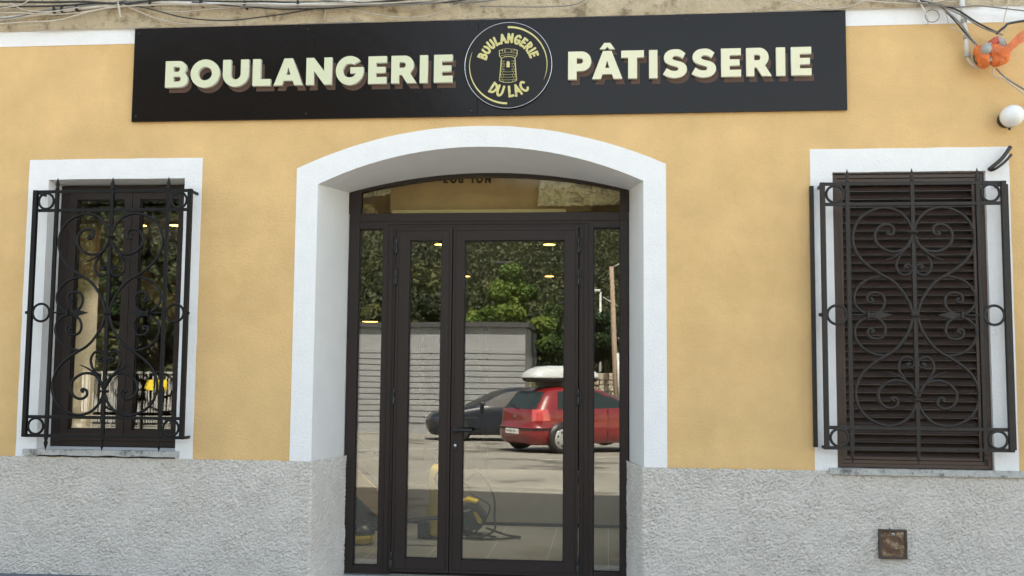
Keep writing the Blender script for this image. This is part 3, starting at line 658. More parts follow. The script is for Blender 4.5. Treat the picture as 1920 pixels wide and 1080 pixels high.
cable('cable', [(225, 5, -.06), (290, 20, -.06), (340, 22, -.06), (420, 15, -.06), (520, 13, -.06), (640, 10, -.06), (760, 8, -.06), (860, -6, -.06)], .0042, 'cablew', 'thin beige cable wavering above the dark cable loop', lump=.005)
cable('cable', [(-60, 15, -.05), (60, 12, -.05), (140, 9, -.05), (240, 3, -.05), (360, 2, -.055), (480, 3, -.055), (600, 4, -.055), (700, 3, -.06), (820, -6, -.06)], .0060, 'cableb', 'thick dark cable behind the white conduit', lump=.006)
cable('cable', [(450, 12, -.09), (560, 14, -.09), (660, 11, -.09), (760, 9, -.09), (840, 2, -.09), (900, -8, -.09)], .0042, 'cableg', 'grey cable above the middle of the sign', lump=.006)
cable('cable', [(609, 12, -.05), (610, 24, -.05), (608, 37, -.04)], .0040, 'cablew', 'short pale wire hanging above the letter N', lump=.003)
cable('cable', [(640, 14, -.05), (700, 26, -.05), (760, 33, -.05), (812, 26, -.05), (860, 8, -.05), (900, -8, -.05)], .0036, 'cablew', 'thin pale loop hanging above the sign seam', lump=.004)
cable('cable', [(900, 12, -.05), (980, 13, -.05), (1040, 12, -.05), (1080, 8, -.05), (1110, -8, -.05)], .0036, 'cableg', 'thin grey wire above the round emblem', lump=.003)
cable('cable', [(1440, -8, -.05), (1500, 5, -.05), (1530, 14, -.05), (1570, 15, -.05), (1600, 9, -.05), (1640, -8, -.05)], .0036, 'cablew', 'pale wire looping over the right end of the sign', lump=.003)
for pts_, r_, mm_, lb_ in (
  ([(-60, 2, -.06), (60, 4, -.07), (150, 3, -.07), (230, 6, -.07), (300, 0, -.07), (360, -8, -.07)], .008, 'cableb', 'thick dark cable at the very top left'),
  ([(-60, 36, -.06), (20, 33, -.07), (80, 20, -.07), (140, 13, -.07), (215, 4, -.06), (260, -8, -.06)], .005, 'cableg', 'grey cable crossing the conduit at far left'),
  ([(-60, 22, -.09), (35, 10, -.09), (60, -8, -.08)], .004, 'cablew', 'pale wire rising steeply in the upper left corner'),
  ([(20, 6, -.08), (45, 18, -.08), (90, 22, -.09), (150, 14, -.09)], .004, 'cablew', 'thin pale wire curling at the upper left corner'),
  ([(300, 9, -.08), (430, 7, -.09), (560, 9, -.09), (680, 8, -.09), (800, 1, -.08), (860, -8, -.08)], .0048, 'cablew', 'pale cable tied in front of the conduit over the sign'),
  ([(360, 4, -.08), (500, 16, -.08), (600, 16, -.08), (700, 11, -.08), (820, 5, -.08), (930, -8, -.08)], .0042, 'cableb', 'thin dark cable under the conduit over the letters'),
  ([(560, -8, -.06), (650, 4, -.07), (780, 5, -.07), (900, 3, -.07), (980, -8, -.07)], .005, 'cableg', 'grey cable along the top edge above the emblem'),
  ([(1560, -8, -.05), (1640, 2, -.05), (1700, 6, -.06), (1760, 2, -.06), (1800, -8, -.06)], .005, 'cablew', 'pale cable sagging left of the vertical pipe'),
  ([(1640, -8, -.06), (1700, 1, -.07), (1760, 10, -.08), (1800, 14, -.09), (1850, 12, -.08), (1990, 30, -.06)], .0045, 'cableg', 'grey cable passing in front of the vertical pipe')):
    cable('cable', pts_, r_, mm_, lb_, lump=.006)
for u_, v_ in ((104, 21), (118, 19), (146, 16), (283, 5), (378, 6), (460, 9), (560, 8)):
    x_, z_ = at(u_, v_, -.055); MB().box(x_-.005, x_+.005, -.085, -.005, z_-.020, z_+.020).build('cable_tie', M['black'], PIPE)
# right-hand tangle
T = 'cable tangle running to the orange wrapped box'
cable('drop_wire', [(1715, -8, -.06), (1727, 8, -.06), (1738, 30, -.05), (1740, 46, -.02)], .0050, 'conduit', 'stiff pale wire ending at the ochre edge', 'wire', group=None)
rw = MB(); cx_, cz_ = at(1748, 30, -.05); rw.tube([(cx_+.042*math.cos(2*PI*i/28), -.05, cz_+.040*math.sin(2*PI*i/28)) for i in range(29)], .0028, 6, caps=False)
tag(rw.build('wire_coil', M['cableg']), 'small grey coil of wire on the white band', 'wire')
for i, (pp, r, mm, lb) in enumerate([
  ([(1690, -8, -.06), (1740, 4, -.06), (1790, 18, -.08), (1830, 42, -.10), (1870, 62, -.10)], .0060, 'cableb', 'thick dark cable crossing over the pipe to the orange box'),
  ([(1700, -8, -.06), (1750, 6, -.07), (1800, 28, -.09), (1840, 52, -.11), (1880, 66, -.11)], .0048, 'cableg', 'grey cable running beside the thick dark one'),
  ([(1745, 0, -.05), (1770, 18, -.06), (1800, 45, -.09), (1820, 72, -.10), (1838, 92, -.10)], .0055, 'cableg', 'grey cable passing behind the clip of the pipe'),
  ([(1752, 6, -.05), (1772, 24, -.06), (1781, 50, -.06), (1802, 60, -.08), (1822, 80, -.09), (1832, 98, -.09)], .0040, 'cablew', 'thin pale wire with a kink beside the pipe'),
  ([(1760, 8, -.05), (1790, 40, -.06), (1812, 66, -.09), (1830, 84, -.09), (1846, 92, -.09)], .0048, 'cableb', 'dark cable wound round the foot of the pipe'),
  ([(1830, 95, -.10), (1826, 108, -.10), (1832, 120, -.10), (1846, 116, -.10)], .0045, 'cableb', 'short dark loop left of the orange box'),
  ([(1720, -2, -.05), (1760, 3, -.05), (1800, 2, -.05), (1806, -8, -.05)], .0050, 'cablew', 'pale cable curling over the top of the pipe'),
  ([(1868, 64, -.11), (1884, 50, -.10), (1900, 42, -.08), (1990, 30, -.05)], .0075, 'cableb', 'thick black cable leaving the orange box to the right'),
  ([(1885, 60, -.11), (1882, 40, -.08), (1888, 14, -.06), (1892, -8, -.06)], .0034, 'cablew', 'thin white wire rising from the orange box'),
  ([(1868, 128, -.10), (1880, 140, -.10), (1896, 152, -.09), (1990, 210, -.05)], .0055, 'cableg', 'grey cable leaving under the orange box'),
  ([(1862, 128, -.11), (1866, 142, -.11), (1882, 146, -.10), (1900, 160, -.09), (1990, 226, -.05)], .0048, 'cablew', 'pale cable leaving under the orange box'),
  ([(1895, 275, -.04), (1880, 296, -.06), (1862, 312, -.05), (1855, 318, -.02)], .0120, 'cableb', 'thick black cable entering the top of the shutter recess'),
  ([(1897, 290, -.04), (1884, 304, -.06), (1868, 316, -.05), (1858, 320, -.02)], .0080, 'cableb', 'thinner black cable entering beside the thick one')]):
    cable('cable', pp, r, mm, lb, group=T if i < 11 else 'black cables at the corner of the shutter', lump=.004)
pp = [at(1803, -8, -.07), at(1807, 40, -.07), at(1812, 70, -.07), at(1814, 104, -.07)]
dp = empty('drain_pipe', (pp[0][0], -.07, pp[0][1]), label='pale vertical cable pipe clipped to the wall beside the orange box', cat='pipe')
o_ = Vector(dp.location)
q = MB(); q.tube([Vector((p[0], -.07, p[1]))-o_ for p in pp], .0155, 14); q.build('pipe', M['conduit'], dp)
q = MB()
for t in (1, 2, 3): MB().lathe([(.0185, -.012), (.0185, .012)], Vector((pp[t][0], -.07, pp[t][1]))-o_, 'z', 14).build('pipe_clip', M['greymetal'], dp)
q = MB(); q.tube([Vector((p[0], -.07, p[1]))-o_ for p in catmull([Vector((*at(*a, -.07), 0)) for a in ((1814, 104), (1817, 114), (1828, 124), (1845, 127))], 6)], .0095, 10); q.build('elbow', M['cablew'], dp)
# the wrapped box
bx, bz = at(1864, 98, -.12)
JB = empty('junction_box', (bx, -.12, bz), label='junction box wrapped in torn orange plastic near the right edge', cat='junction box')
JB.rotation_euler = (0, R_(-16), 0)
bx_ = MB(); bx_.box(-.075, .075, -.04, .05, -.055, .06); bx_.build('box', M['greymetal'], JB, bevel=.012)
def crumple(name, rx, ry, rz, seed, m, a0, a1, amp=.006, c=(0, 0, 0)):
    w = MB(); nu, nv = 26, 14; vs = []
    for j in range(nv+1):
        for i in range(nu+1):
            a = a0+(a1-a0)*i/nu; b = -PI/2+PI*j/nv; p = Vector((rx*math.sin(b), -ry*math.cos(b)**.6*math.cos(a) if math.cos(b) > 0 else 0, rz*(max(math.cos(b), 0)**.6)*math.sin(a)))
            n = noise.noise(p*35+Vector((seed, 0, 0))); n2 = noise.noise(p*90+Vector((seed, 5, 0))); vs.append(p*(1+n*amp*22+n2*amp*9)+Vector(c))
    w.add(vs, [(j*(nu+1)+i, j*(nu+1)+i+1, (j+1)*(nu+1)+i+1, (j+1)*(nu+1)+i) for j in range(nv) for i in range(nu)])
    o = w.build(name, m, JB); md = o.modifiers.new('s', 'SOLIDIFY'); md.thickness = .0015; return o
crumple('plastic_wrap', .062, .070, .078, 1, M['orange'], -2.9, 2.0, c=(.012, 0, -.012))
crumple('plastic_wrap', .040, .074, .086, 5, M['red'], .55, 2.6, c=(.02, -.002, .0))
crumple('plastic_wrap', .034, .066, .072, 9, M['orange'], -2.5, 2.2, c=(-.075, .01, -.004))
crumple('tape_wrap', .022, .073, .082, 14, M['greymetal'], -1.2, 1.3, c=(.035, -.004, .006))
fl = MB()
for k_ in range(5):
    a = [Vector((-.03+.01*k_, -.075, -.02-.012*k_)), Vector((.05, -.085, .0-.010*k_)), Vector((.13, -.07, .045-.012*k_)), Vector((.21, -.05, .075-.016*k_))]
    fl.tube(catmull(a, 5), .0055, 6, flat=.4)
fl.build('plastic_strap', M['orange'], JB)
cap = MB(); cap.lathe([(.001, -.03), (.028, -.024), (.032, 0), (.028, .02)], (-.065, -.055, .02), 'y', 16); cap.build('cap', M['greymetal'], JB)
# globe lamp at the right edge
lx, lz = at(1897, 218, -.10)
GLp = empty('wall_lamp', (lx, -.11, lz), label='white dome lamp on the ochre wall right of the shutter', cat='lamp')
q = MB(); q.lathe([(.001, -.075), (.030, -.068), (.055, -.045), (.065, -.012), (.066, .03), (.060, .035)], (0, 0, 0), 'y', 28); q.build('lamp_shade', mat('white_opal', (.78, .79, .80), .35, var=.02), GLp)
q = MB(); q.lathe([(.05, .034), (.05, .11)], (0, 0, 0), 'y', 24); q.build('lamp_base', M['black'], GLp)
q = MB(); q.tube([(0, .05, -.045), (-.004, .04, -.075)], .008, 8); q.build('cable_gland', M['black'], GLp)
# rusty cover on the base
rx0, rz1 = at(1645, 991, 0); rx1, rz0 = at(1699, 1047, 0)
RC = empty('meter_cover', ((rx0+rx1)/2, -.030, (rz0+rz1)/2), label='small square rusty cover set in the grey roughcast base', cat='cover')
w, h = (rx1-rx0)/2, (rz1-rz0)/2
q = MB(); q.box(-w, -w+.013, -.006, .05, -h, h); q.box(w-.013, w, -.006, .03, -h, h); q.box(-w+.013, w-.013, -.006, .03, -h, -h+.013); q.box(-w+.013, w-.013, -.006, .03, h-.010, h); q.build('cover_frame', mat('dark_rusty_rim', (.07, .055, .045), .85, var=.4, vscale=40, bump=.6), RC, bevel=.003)
q = MB(); q.box(-w+.012, w-.012, .001, .02, -h+.012, h-.009); q.build('cover_plate', M['rust'], RC)
q = MB(); q.lathe([(.009, -.004), (.009, 0)], (.0, -.0065+.005, h-.028), 'y', 16); q.build('cover_ring', M['whitepole'], RC)
MB().lathe([(.0045, -.002), (.0045, 0)], (.0, -.006, h-.028), 'y', 12).build('cover_bolt', M['cardark'], RC)

# ------------------------------------------------------------------ interior
IX0, IX1, IY1, IZ1 = -5.2, 3.4, 7.6, 2.46
tag(MB().box(IX0, IX1, .48, IY1, -.12, -.002).build('floor', M['tile']), kind='structure')
tag(MB().box(IX0, IX1, .49, IY1, IZ1, IZ1+.03).build('ceiling', M['inceil']), kind='structure')
tag(MB().box(IX0, IX1, IY1, IY1+.1, -.1, 3.6).build('wall_back', M['inwall']), kind='structure')
tag(MB().box(IX0-.1, IX0, .48, IY1, -.1, 3.6).build('wall_left', M['inwall']), kind='structure')
tag(MB().box(IX1, IX1+.1, .48, IY1, -.1, 3.6).build('wall_right', M['inwall']), kind='structure')
# short partition with pale plaster seen through the left window
tag(MB().box(-5.1, at(194, 600, 1.62)[0], 1.62, 1.70, 0, IZ1).build('wall_partition', M['curtain']), kind='structure')
for (u, v, gl, d_) in ((1030, 457, 1, None), (1030, 517, 1, None), (873, 517, 1, None), (826, 457, 1, None), (262, 421, 1, None), (331, 421, 1, None), (694, 602, 0, None)):
    dd_ = CR*((u-960)/FPX) + CU*((540-v)/FPX) + CF; zt = IZ1-.004 if gl else 1.95
    t = (zt-ZC)/dd_.z; p = Vector((0, -DIST, ZC))+dd_*t
    o = empty('ceiling_spot', (p.x, p.y, zt), cat='lamp', label={(1030, 457): 'lit warm ceiling spot at the upper right of the wide door pane', (1030, 517): 'smaller lit ceiling spot deeper in the shop, right side of the wide door pane',
        (873, 517): 'lit ceiling spot deep in the shop at the left edge of the wide door pane', (826, 457): 'lit ceiling spot at the top corner of the narrow door pane', (262, 421): 'lit ceiling spot seen through the left window',
        (331, 421): 'ceiling spot at the right edge of the left window', (694, 602): 'low warm hanging lamp seen through the left sidelight'}[(u, v)], group='warm spots in the shop')
    r = .05 if gl else .09
    MB().lathe([(r*1.25, -.006), (r*1.25, .003)], (0, 0, 0), k=24).build('spot_ring', M['black'], o)
    MB().lathe([(r, -.009), (r, -.0065)], (0, 0, 0), k=24).build('spot_lens', M['lamp'], o)
    if not gl: MB().tube([(0, 0, .003), (0, 0, IZ1-zt-.001)], .004, 6).build('lamp_cord', M['black'], o)
    if gl:
        ld = bpy.data.lights.new('spot_light', 'SPOT'); ld.energy = 16 if u == 262 else 20; ld.spot_size = R_(75); ld.spot_blend = .8; ld.color = (1, .88, .70); ld.shadow_soft_size = .05
        lo = bpy.data.objects.new('spot_light', ld); COL.objects.link(lo); lo.parent = o; lo.location = (0, 0, -.04)
# counter with a glazed display
CT = empty('low_platform', (.4, 2.65, 0), label='low grey platform standing across the tiled shop floor', cat='platform')
MB().box(-2.6, 2.8, 0, 1.6, .03, .34).build('platform_body', mat('grey_wood_panel', (.24, .225, .20), .5, var=.15, vscale=3), CT)
MB().box(-2.58, 2.78, .02, 1.58, 0, .03).build('kickboard', M['black'], CT)
WC = empty('wooden_cabinet', (-3.0, 3.9, 0), label='brown wooden cabinet behind the left sidelight', cat='cabinet')
MB().box(-1.0, 1.1, 0, .6, .08, 1.05).build('cabinet_body', M['wood'], WC); MB().box(-.98, 1.08, .03, .58, 0, .08).build('plinth', M['black'], WC)
DF = empty('display_fridge', (-1.75, 4.6, 0), label='tall dark framed display fridge at the back of the shop', cat='fridge')
q = MB(); q.box(-.35, -.31, 0, .6, 0, 1.9); q.box(.31, .35, 0, .6, 0, 1.9); q.box(-.31, .31, 0, .6, 0, .12); q.box(-.31, .31, 0, .6, 1.8, 1.9); q.box(-.31, .31, .57, .6, .12, 1.8); q.build('fridge_case', M['black'], DF)
for z in (.5, .85, 1.2, 1.5): MB().box(-.31, .31, .05, .57, z, z+.015).build('shelf', M['whitepole'], DF)
# staircase stringers through the left window
ST = empty('staircase', (-3.2, 2.2, 0), label='steep tan staircase behind the left window', cat='stairs')
for k_, z in enumerate((0, .0)):
    q = MB(); y = .0+.9*k_
    q.add([(a, y+b, c_) for b in (0, .05) for a, c_ in ((-1.3, 2.35), (1.3, .05), (1.3, .27), (-1.3, 2.57))], [(0, 1, 2, 3), (7, 6, 5, 4), (0, 4, 5, 1), (1, 5, 6, 2), (2, 6, 7, 3), (3, 7, 4, 0)]); q.build('stringer', M['board'], ST)
for i in range(9):
    x = -1.15+i*.28; MB().box(x-.02, x+.25, .052, .898, 2.28-i*.247, 2.31-i*.247).build('tread', M['wood'], ST)
# transom: board, printed letters upside down and crumpled wrap behind the glass
tb = MB(); tb.box(-1.60, -.12, .78, .80, 2.54, 3.2); to = tb.build('tan_board', M['board']); tag(to, 'tan board with upside down dark lettering behind the arched transom', 'board')
for ch, u, r_ in (('Z', 836, 0), ('O', 850, 0), ('P', 864, 0), ('I', 886, 0), ('O', 899, 0), ('N', 915, 0)):
    x, z = at(u, 338, .776); w_, cs = GL.get(ch, GL['S']) if ch != 'Z' else (.8, [[(0, 0), (.8, 0), (.8, .2), (.32, .2), (.8, .8), (.8, 1), (0, 1), (0, .8), (.48, .8), (0, .2)]])
    hh = .06; plate('printed_letter', [[(x+w_*.5*hh*.75-p[0]*hh*.75, z+hh*.65-p[1]*hh) for p in c_] for c_ in cs], .777, .002, mat('brown_ink', (.06, .04, .02), .8), to)
tag(MB().box(-1.55, -.30, .62, .80, 2.492, 2.535).build('ceiling_lining', mat('cream_lining_board', (.75, .60, .30), .7, var=.06)), kind='structure')
tag(MB().box(-1.95, .3, .90, .93, 2.5, 3.4).build('wall_bulkhead', M['board']), kind='structure')
def sheet(name, poly, y, seed, label, m='wool', amp=.085):
    us = [p[0] for p in poly]; vs_ = [p[1] for p in poly]; nu, nv = 60, 34; w = MB(); vv = []
    for j in range(nv+1):
        for i in range(nu+1):
            s_, t = i/nu, j/nv; top_ = Vector(poly[0]).lerp(Vector(poly[1]), s_); bot = Vector(poly[3]).lerp(Vector(poly[2]), s_); p = top_.lerp(bot, t)
            x, z = at(p[0], p[1], y); q_ = Vector((x*9, z*9, seed)); d = abs(noise.noise(q_))*amp+abs(noise.noise(q_*2.7))*amp*.45+noise.noise(q_*7)*amp*.12
            e = .012*noise.noise(Vector((s_*7, t*7, seed))); vv.append((x+e, y-d, z+e))
    w.add(vv, [(j*(nu+1)+i, j*(nu+1)+i+1, (j+1)*(nu+1)+i+1, (j+1)*(nu+1)+i) for j in range(nv) for i in range(nu)])
    o = w.build(name, M[m]); md = o.modifiers.new('s', 'SOLIDIFY'); md.thickness = .004; return tag(o, label, 'insulation', 'crumpled insulation behind the transom')
sheet('insulation_sheet', [(1016, 318), (1176, 318), (1172, 384), (1008, 388)], .74, 3, 'large crumpled pale insulation sheet at the right of the arched transom')
sheet('insulation_sheet', [(660, 330), (740, 325), (734, 364), (664, 374)], .73, 8, 'small crumpled insulation sheet at the upper left of the arched transom')
sheet('insulation_sheet', [(664, 380), (695, 384), (716, 404), (664, 404)], .68, 12, 'folded brown paper wrap in the lower left corner of the transom', 'board', .03)
# cleaning machines on the floor
def onfloor(u, v, z=0):
    d = CR*((u-960)/FPX) + CU*((540-v)/FPX) + CF; t = (z-ZC)/d.z; return Vector((0, -DIST, ZC))+d*t
p = onfloor(672, 1024); VC = empty('vacuum_cleaner', (p.x, p.y+.12, 0), label='round yellow vacuum cleaner with a black lid behind the left sidelight', cat='vacuum cleaner'); VC.scale = (.66, .66, .62)
q = MB(); q.lathe([(.13, .012), (.145, .03), (.15, .13)], (0, 0, 0), k=28); q.build('drum', M['yellowp'], VC)
q = MB(); q.lathe([(.155, .13), (.150, .16), (.12, .20), (.07, .25), (.03, .255)], (0, 0, 0), k=28); q.tube([(-.05, -.02, .24), (-.04, -.05, .29), (.05, -.05, .29), (.07, -.02, .22)], .012, 8); q.build('motor_lid', M['navy'], VC)
for a in range(4): MB().lathe([(.02, 0), (.024, .012), (.012, .024)], (.12*math.cos(a*PI/2+.6), .12*math.sin(a*PI/2+.6), 0), k=10).build('castor', M['black'], VC)
q = MB(); q.tube(catmull([(.10, -.05, .20), (.22, -.06, .20), (.40, -.05, .25), (.62, 0, .30), (.95, .02, .34), (1.2, .02, .38)], 6), .019, 10); q.tube([(.05, .05, .22), (.35, .08, .29), (.80, .06, .34), (1.2, .04, .42)], .012, 8); q.build('hose', M['navy'], VC)
p = onfloor(818, 1012); CL = empty('carpet_cleaner', (p.x, p.y+.10, 0), label='upright yellow cleaning machine seen through the narrow door pane', cat='cleaner')
q = MB()
body = [(.085, .02), (.10, .06), (.095, .22), (.080, .34), (.095, .42), (.085, .55), (.055, .60)]
q.lathe(body, (0, 0, 0), k=20); q.build('tank', M['yellowp'], CL, bevel=0)
q = MB(); q.box(-.16, -.06, -.10, .10, .012, .14); q.box(-.14, .06, -.085, .11, 0, .03); q.build('foot', M['navy'], CL, bevel=.012)
q = MB(); q.tube([(.03, -.05, .60), (-.02, -.10, .50), (.03, -.13, .42), (.12, -.10, .42)], .009, 8); q.build('power_cable', M['black'], CL)
p = onfloor(885, 1003); PW = empty('pressure_washer', (p.x, p.y+.05, 0), label='black and yellow pressure washer tangled in its cable behind the wide door pane', cat='pressure washer')
PW.rotation_euler = (0, R_(-8), 0); PW.scale = (.74, .74, .74)
def slab(pts, y0, y1):
    n = len(pts); m = MB(); m.add([(a, y, b) for y in (y0, y1) for a, b in pts], [tuple(range(n)), tuple(range(2*n-1, n-1, -1))]+[(i, n+i, n+(i+1) % n, (i+1) % n) for i in range(n)]); return m
slab([(-.10, .06), (.06, .05), (.17, .12), (.18, .20), (.10, .33), (-.02, .36), (-.10, .30)], -.10, .12).build('housing', M['navy'], PW, bevel=.02)
slab([(-.10, .34), (-.02, .375), (.10, .345), (.11, .37), (-.01, .42), (-.10, .39)], -.09, .10).build('top_cover', M['yellowp'], PW, bevel=.01)
slab([(.05, .26), (.09, .25), (.145, .15), (.13, .115), (.09, .13)], -.115, -.09).build('side_grip', M['yellowp'], PW, bevel=.008)
slab([(-.06, .27), (.02, .275), (.02, .295), (-.06, .29)], -.104, -.0995).build('stripe', M['whitepole'], PW)
for sg in (-1, 1):
    MB().lathe([(.045, -.015), (.05, 0), (.045, .015)], (-.05, .11*sg+.01, .045), 'y', 18).build('wheel', M['black'], PW)
q = MB(); q.tube([(-.06, -.05, .38), (-.07, -.05, .52), (-.04, -.02, .60), (.04, .02, .52)], .010, 8); q.build('carry_handle', M['black'], PW)
def cord(pp, r, label, m='black'):
    P = [Vector(p_) for p_ in pp]; return tag(MB().tube(catmull(P, 8), r, 8).build('power_cord', M[m]), label, 'cord')
b = Vector(PW.location); 
cord([b+Vector(v) for v in ((-.05, -.10, .46), (.04, -.10, .52), (.12, -.10, .46), (.19, -.10, .32), (.195, -.10, .16), (.20, -.15, .06), (.10, -.20, .012), (-.03, -.22, .012), (.05, -.30, .012), (.25, -.28, .012), (.36, -.22, .012), (.42, -.18, .014), (.30, -.10, .014), (.12, -.04, .06))], .009, 'black cable looped high over the pressure washer and across the tiles')
cord([b+Vector(v) for v in ((-.02, -.12, .36), (.06, -.13, .32), (.16, -.13, .25), (.10, -.16, .10), (.02, -.20, .014), (.14, -.30, .014), (.22, -.20, .014), (.06, -.12, .012), (-.10, -.14, .012), (-.10, -.26, .012), (.06, -.30, .013))], .007, 'thinner black cord coiled on the tiles under the pressure washer')
# ------------------------------------------------------------------ opposite side of the square (seen mirrored in the glass)
def mirror(u, v, Y, P=.48):
    """real point at world depth Y that the photo pixel shows by reflection in the glass plane"""
    return at(u, v, 2*P-Y)
def make_car(name, loc, heading, m, label, box=False, glasstint='carglass', hub='hub'):
    C = empty(name, loc, heading, label, 'car')
    lv = [(.18, .14, 4.02, .78), (.26, .04, 4.12, .84), (.42, .0, 4.18, .865), (.50, .0, 4.18, .872), (.56, .0, 4.17, .875), (.585, .05, 4.15, .870), (.72, .07, 4.05, .875), (.84, .08, 3.75, .865), (.93, .10, 3.25, .850), (.97, .13, 3.08, .835),
          (1.10, .24, 2.80, .78), (1.24, .35, 2.52, .715), (1.36, .46, 2.25, .655), (1.42, .56, 2.05, .61), (1.46, .80, 1.85, .50), (1.475, 1.2, 1.5, .20)]
    K = 96; V = []
    for z, a, b_, w in lv:
        cx = (a+b_)/2; hl = (b_-a)/2
        for j in range(K):
            t = 2*PI*j/K; e = 2/6.0 if z < 1.4 else 2/4.0; c_, s_ = math.cos(t), math.sin(t)
            V.append((cx-hl*math.copysign(abs(c_)**e, c_), w*math.copysign(abs(s_)**(e*1.1), s_), z))
    parts = {'body': [], 'window': [], 'tail_light': [], 'bumper_strip': []}
    for i in range(len(lv)-1):
        for j in range(K):
            f = (i*K+j, i*K+(j+1) % K, (i+1)*K+(j+1) % K, (i+1)*K+j); x = sum(V[q][0] for q in f)/4; y = sum(V[q][1] for q in f)/4; z = sum(V[q][2] for q in f)/4
            key = 'body'; a0 = lv[i][1]; rear = x < a0+.12 and abs(y) < lv[i][3]*.93; front = x > lv[i][2]-.30 and abs(y) < lv[i][3]*.90
            if .97 < z < 1.36:
                if rear or front: key = 'window'
                elif abs(y) > lv[i][3]*.93*.97 and any(p0 < x < p1 for p0, p1 in ((.62+.5*(z-.97), 1.10), (1.18, 2.02), (2.10, lv[i][2]-.38))): key = 'window'
            if .72 < z < .97 and x < .45 and abs(y) > .60 and (abs(y) > .6): key = 'tail_light'
            if .50 < z < .56 and (x < .75 or x > 3.6): key = 'bumper_strip'
            parts[key].append(f)
    n0 = len(lv)-1
    parts['body'].append(tuple(n0*K+j for j in range(K))); parts['body'].append(tuple(range(K-1, -1, -1)))
    mm = {'body': m, 'window': M[glasstint], 'tail_light': M['taillight'], 'bumper_strip': M['black']}
    for nme, fs in parts.items():
        used = sorted({q for f in fs for q in f}); ix = {q: k for k, q in enumerate(used)}
        b = MB(); b.add([V[q] for q in used], [tuple(ix[q] for q in f) for f in fs], True); b.build(nme, mm[nme], C)
    q = MB(); q.box(-.012, .01, -.26, .26, .42, .53); pl = q.build('number_plate', M['plate'], C)
    q = MB()
    for k_, yy in enumerate((-.21, -.165, -.09, -.045, .0, .09, .14)): q.box(-.0135, -.0122, yy-.015, yy+.012, .45, .50)
    q.build('plate_characters', M['black'], pl)
    q = MB(); q.tube([(.10, .05, .99), (.20, -.38, 1.08)], .010, 6); q.lathe([(.022, -.02), (.022, .02)], (.10, .05, .985), 'x', 10); q.build('wiper', M['black'], C)
    MB().lathe([(.035, -.004), (.035, .006)], (.062, 0, .80), 'x', 16).build('badge', M['chrome'], C)
    for x in (.78, 3.30):
        for sg in (-1, 1):
            w = MB(); w.lathe([(.26, -.10), (.31, -.085), (.315, 0), (.31, .085), (.26, .10)], (x, sg*.785, .312), 'y', 32); wh = w.build('wheel', M['tyre'], C)
            h = MB(); h.lathe([(.02, .112*sg), (.07, .112*sg), (.215, .104*sg), (.225, .095*sg)] if sg > 0 else [(.225, .095*sg), (.215, .104*sg), (.07, .112*sg), (.02, .112*sg)], (x, sg*.785, .312), 'y', 32); h.build('hubcap', M[hub], wh)
            sp = MB()
            for a in range(7):
                t = 2*PI*a/7; sp.lathe([(.024, -.003), (.024, .003)], (x+.15*math.cos(t), sg*.900, .312+.15*math.sin(t)), 'y', 10)
            sp.build('hubcap_hole', M['black'], wh)
            ar = MB(); ar.lathe([(.36, -.012), (.36, .004)], (x, sg*.862, .33), 'y', 32); ar.build('wheel_arch', M['black'], C)
    for sg in (-1, 1):
        q = MB(); q.box(2.62, 2.74, sg*.86-.0 if sg > 0 else sg*.86-.16, sg*.86+.16 if sg > 0 else sg*.86, .98, 1.10); q.build('wing_mirror', m, C, bevel=.03)
        MB().box(1.6, 1.75, sg*.872-.012, sg*.872+.012, .82, .845).build('door_handle', m, C, bevel=.005)
        q = MB()
        for xx in (1.12, 2.05): q.box(xx, xx+.008, sg*.868-.012, sg*.868+.009, .32, .95)
        q.build('door_gap', M['black'], C)
    for xx in (1.0, 1.8):
        if box: MB().box(xx-.02, xx+.02, -.55, .55, 1.47, 1.56).build('roof_bar', M['black'], C, bevel=.005)
    if box:
        rb = empty('roof_box', (loc[0]+math.cos(heading)*1.25-math.sin(heading)*.12, loc[1]+math.sin(heading)*1.25+math.cos(heading)*.12, loc[2]+1.56), heading, 'silver streamlined roof box on top of the red hatchback', 'roof box')
        K2 = 48
        def ringset(lvs, nm, mt):
            b = MB(); vs = []
            for z, hl, w in lvs:
                for j in range(K2):
                    t = 2*PI*j/K2; c_, s_ = math.cos(t), math.sin(t); vs.append((hl*math.copysign(abs(c_)**.5, c_), w*math.copysign(abs(s_)**.5, s_), z))
            n = len(lvs); b.add(vs, [(i*K2+j, i*K2+(j+1) % K2, (i+1)*K2+(j+1) % K2, (i+1)*K2+j) for i in range(n-1) for j in range(K2)]+[tuple(range(K2-1, -1, -1)), tuple((n-1)*K2+j for j in range(K2))], True); b.build(nm, mt, rb)
        ringset([(.0, .80, .33), (.03, .92, .39), (.10, .95, .41)], 'lower_shell', M['black'])
        ringset([(.10, .965, .42), (.13, .96, .42), (.20, .93, .40), (.29, .82, .34), (.36, .62, .25), (.385, .30, .12)], 'lid', M['silver'])
    return C
cx, cy = -1.62+.0, -14.35
fwd = Vector((math.sin(R_(52)), -math.cos(R_(52)), 0)); lft = Vector((-fwd.y, fwd.x, 0)); hd_ = math.atan2(fwd.y, fwd.x)
near = Vector((cx, cy, 0)); ctr = near-lft*.87
make_car('hatchback_car', (ctr.x, ctr.y, gz(ctr.x, ctr.y)), hd_, M['carred'], 'red hatchback with a silver roof box mirrored in the wide door pane', box=True)
x_, _ = mirror(800, 800, -20.5)
make_car('parked_car', (x_-1.6+5.7, -21.2, gz(x_, -21)), R_(180-12), M['cardark'], 'dark blue car parked by the grey building, mirrored in the door glass', hub='navy', glasstint='cableb')
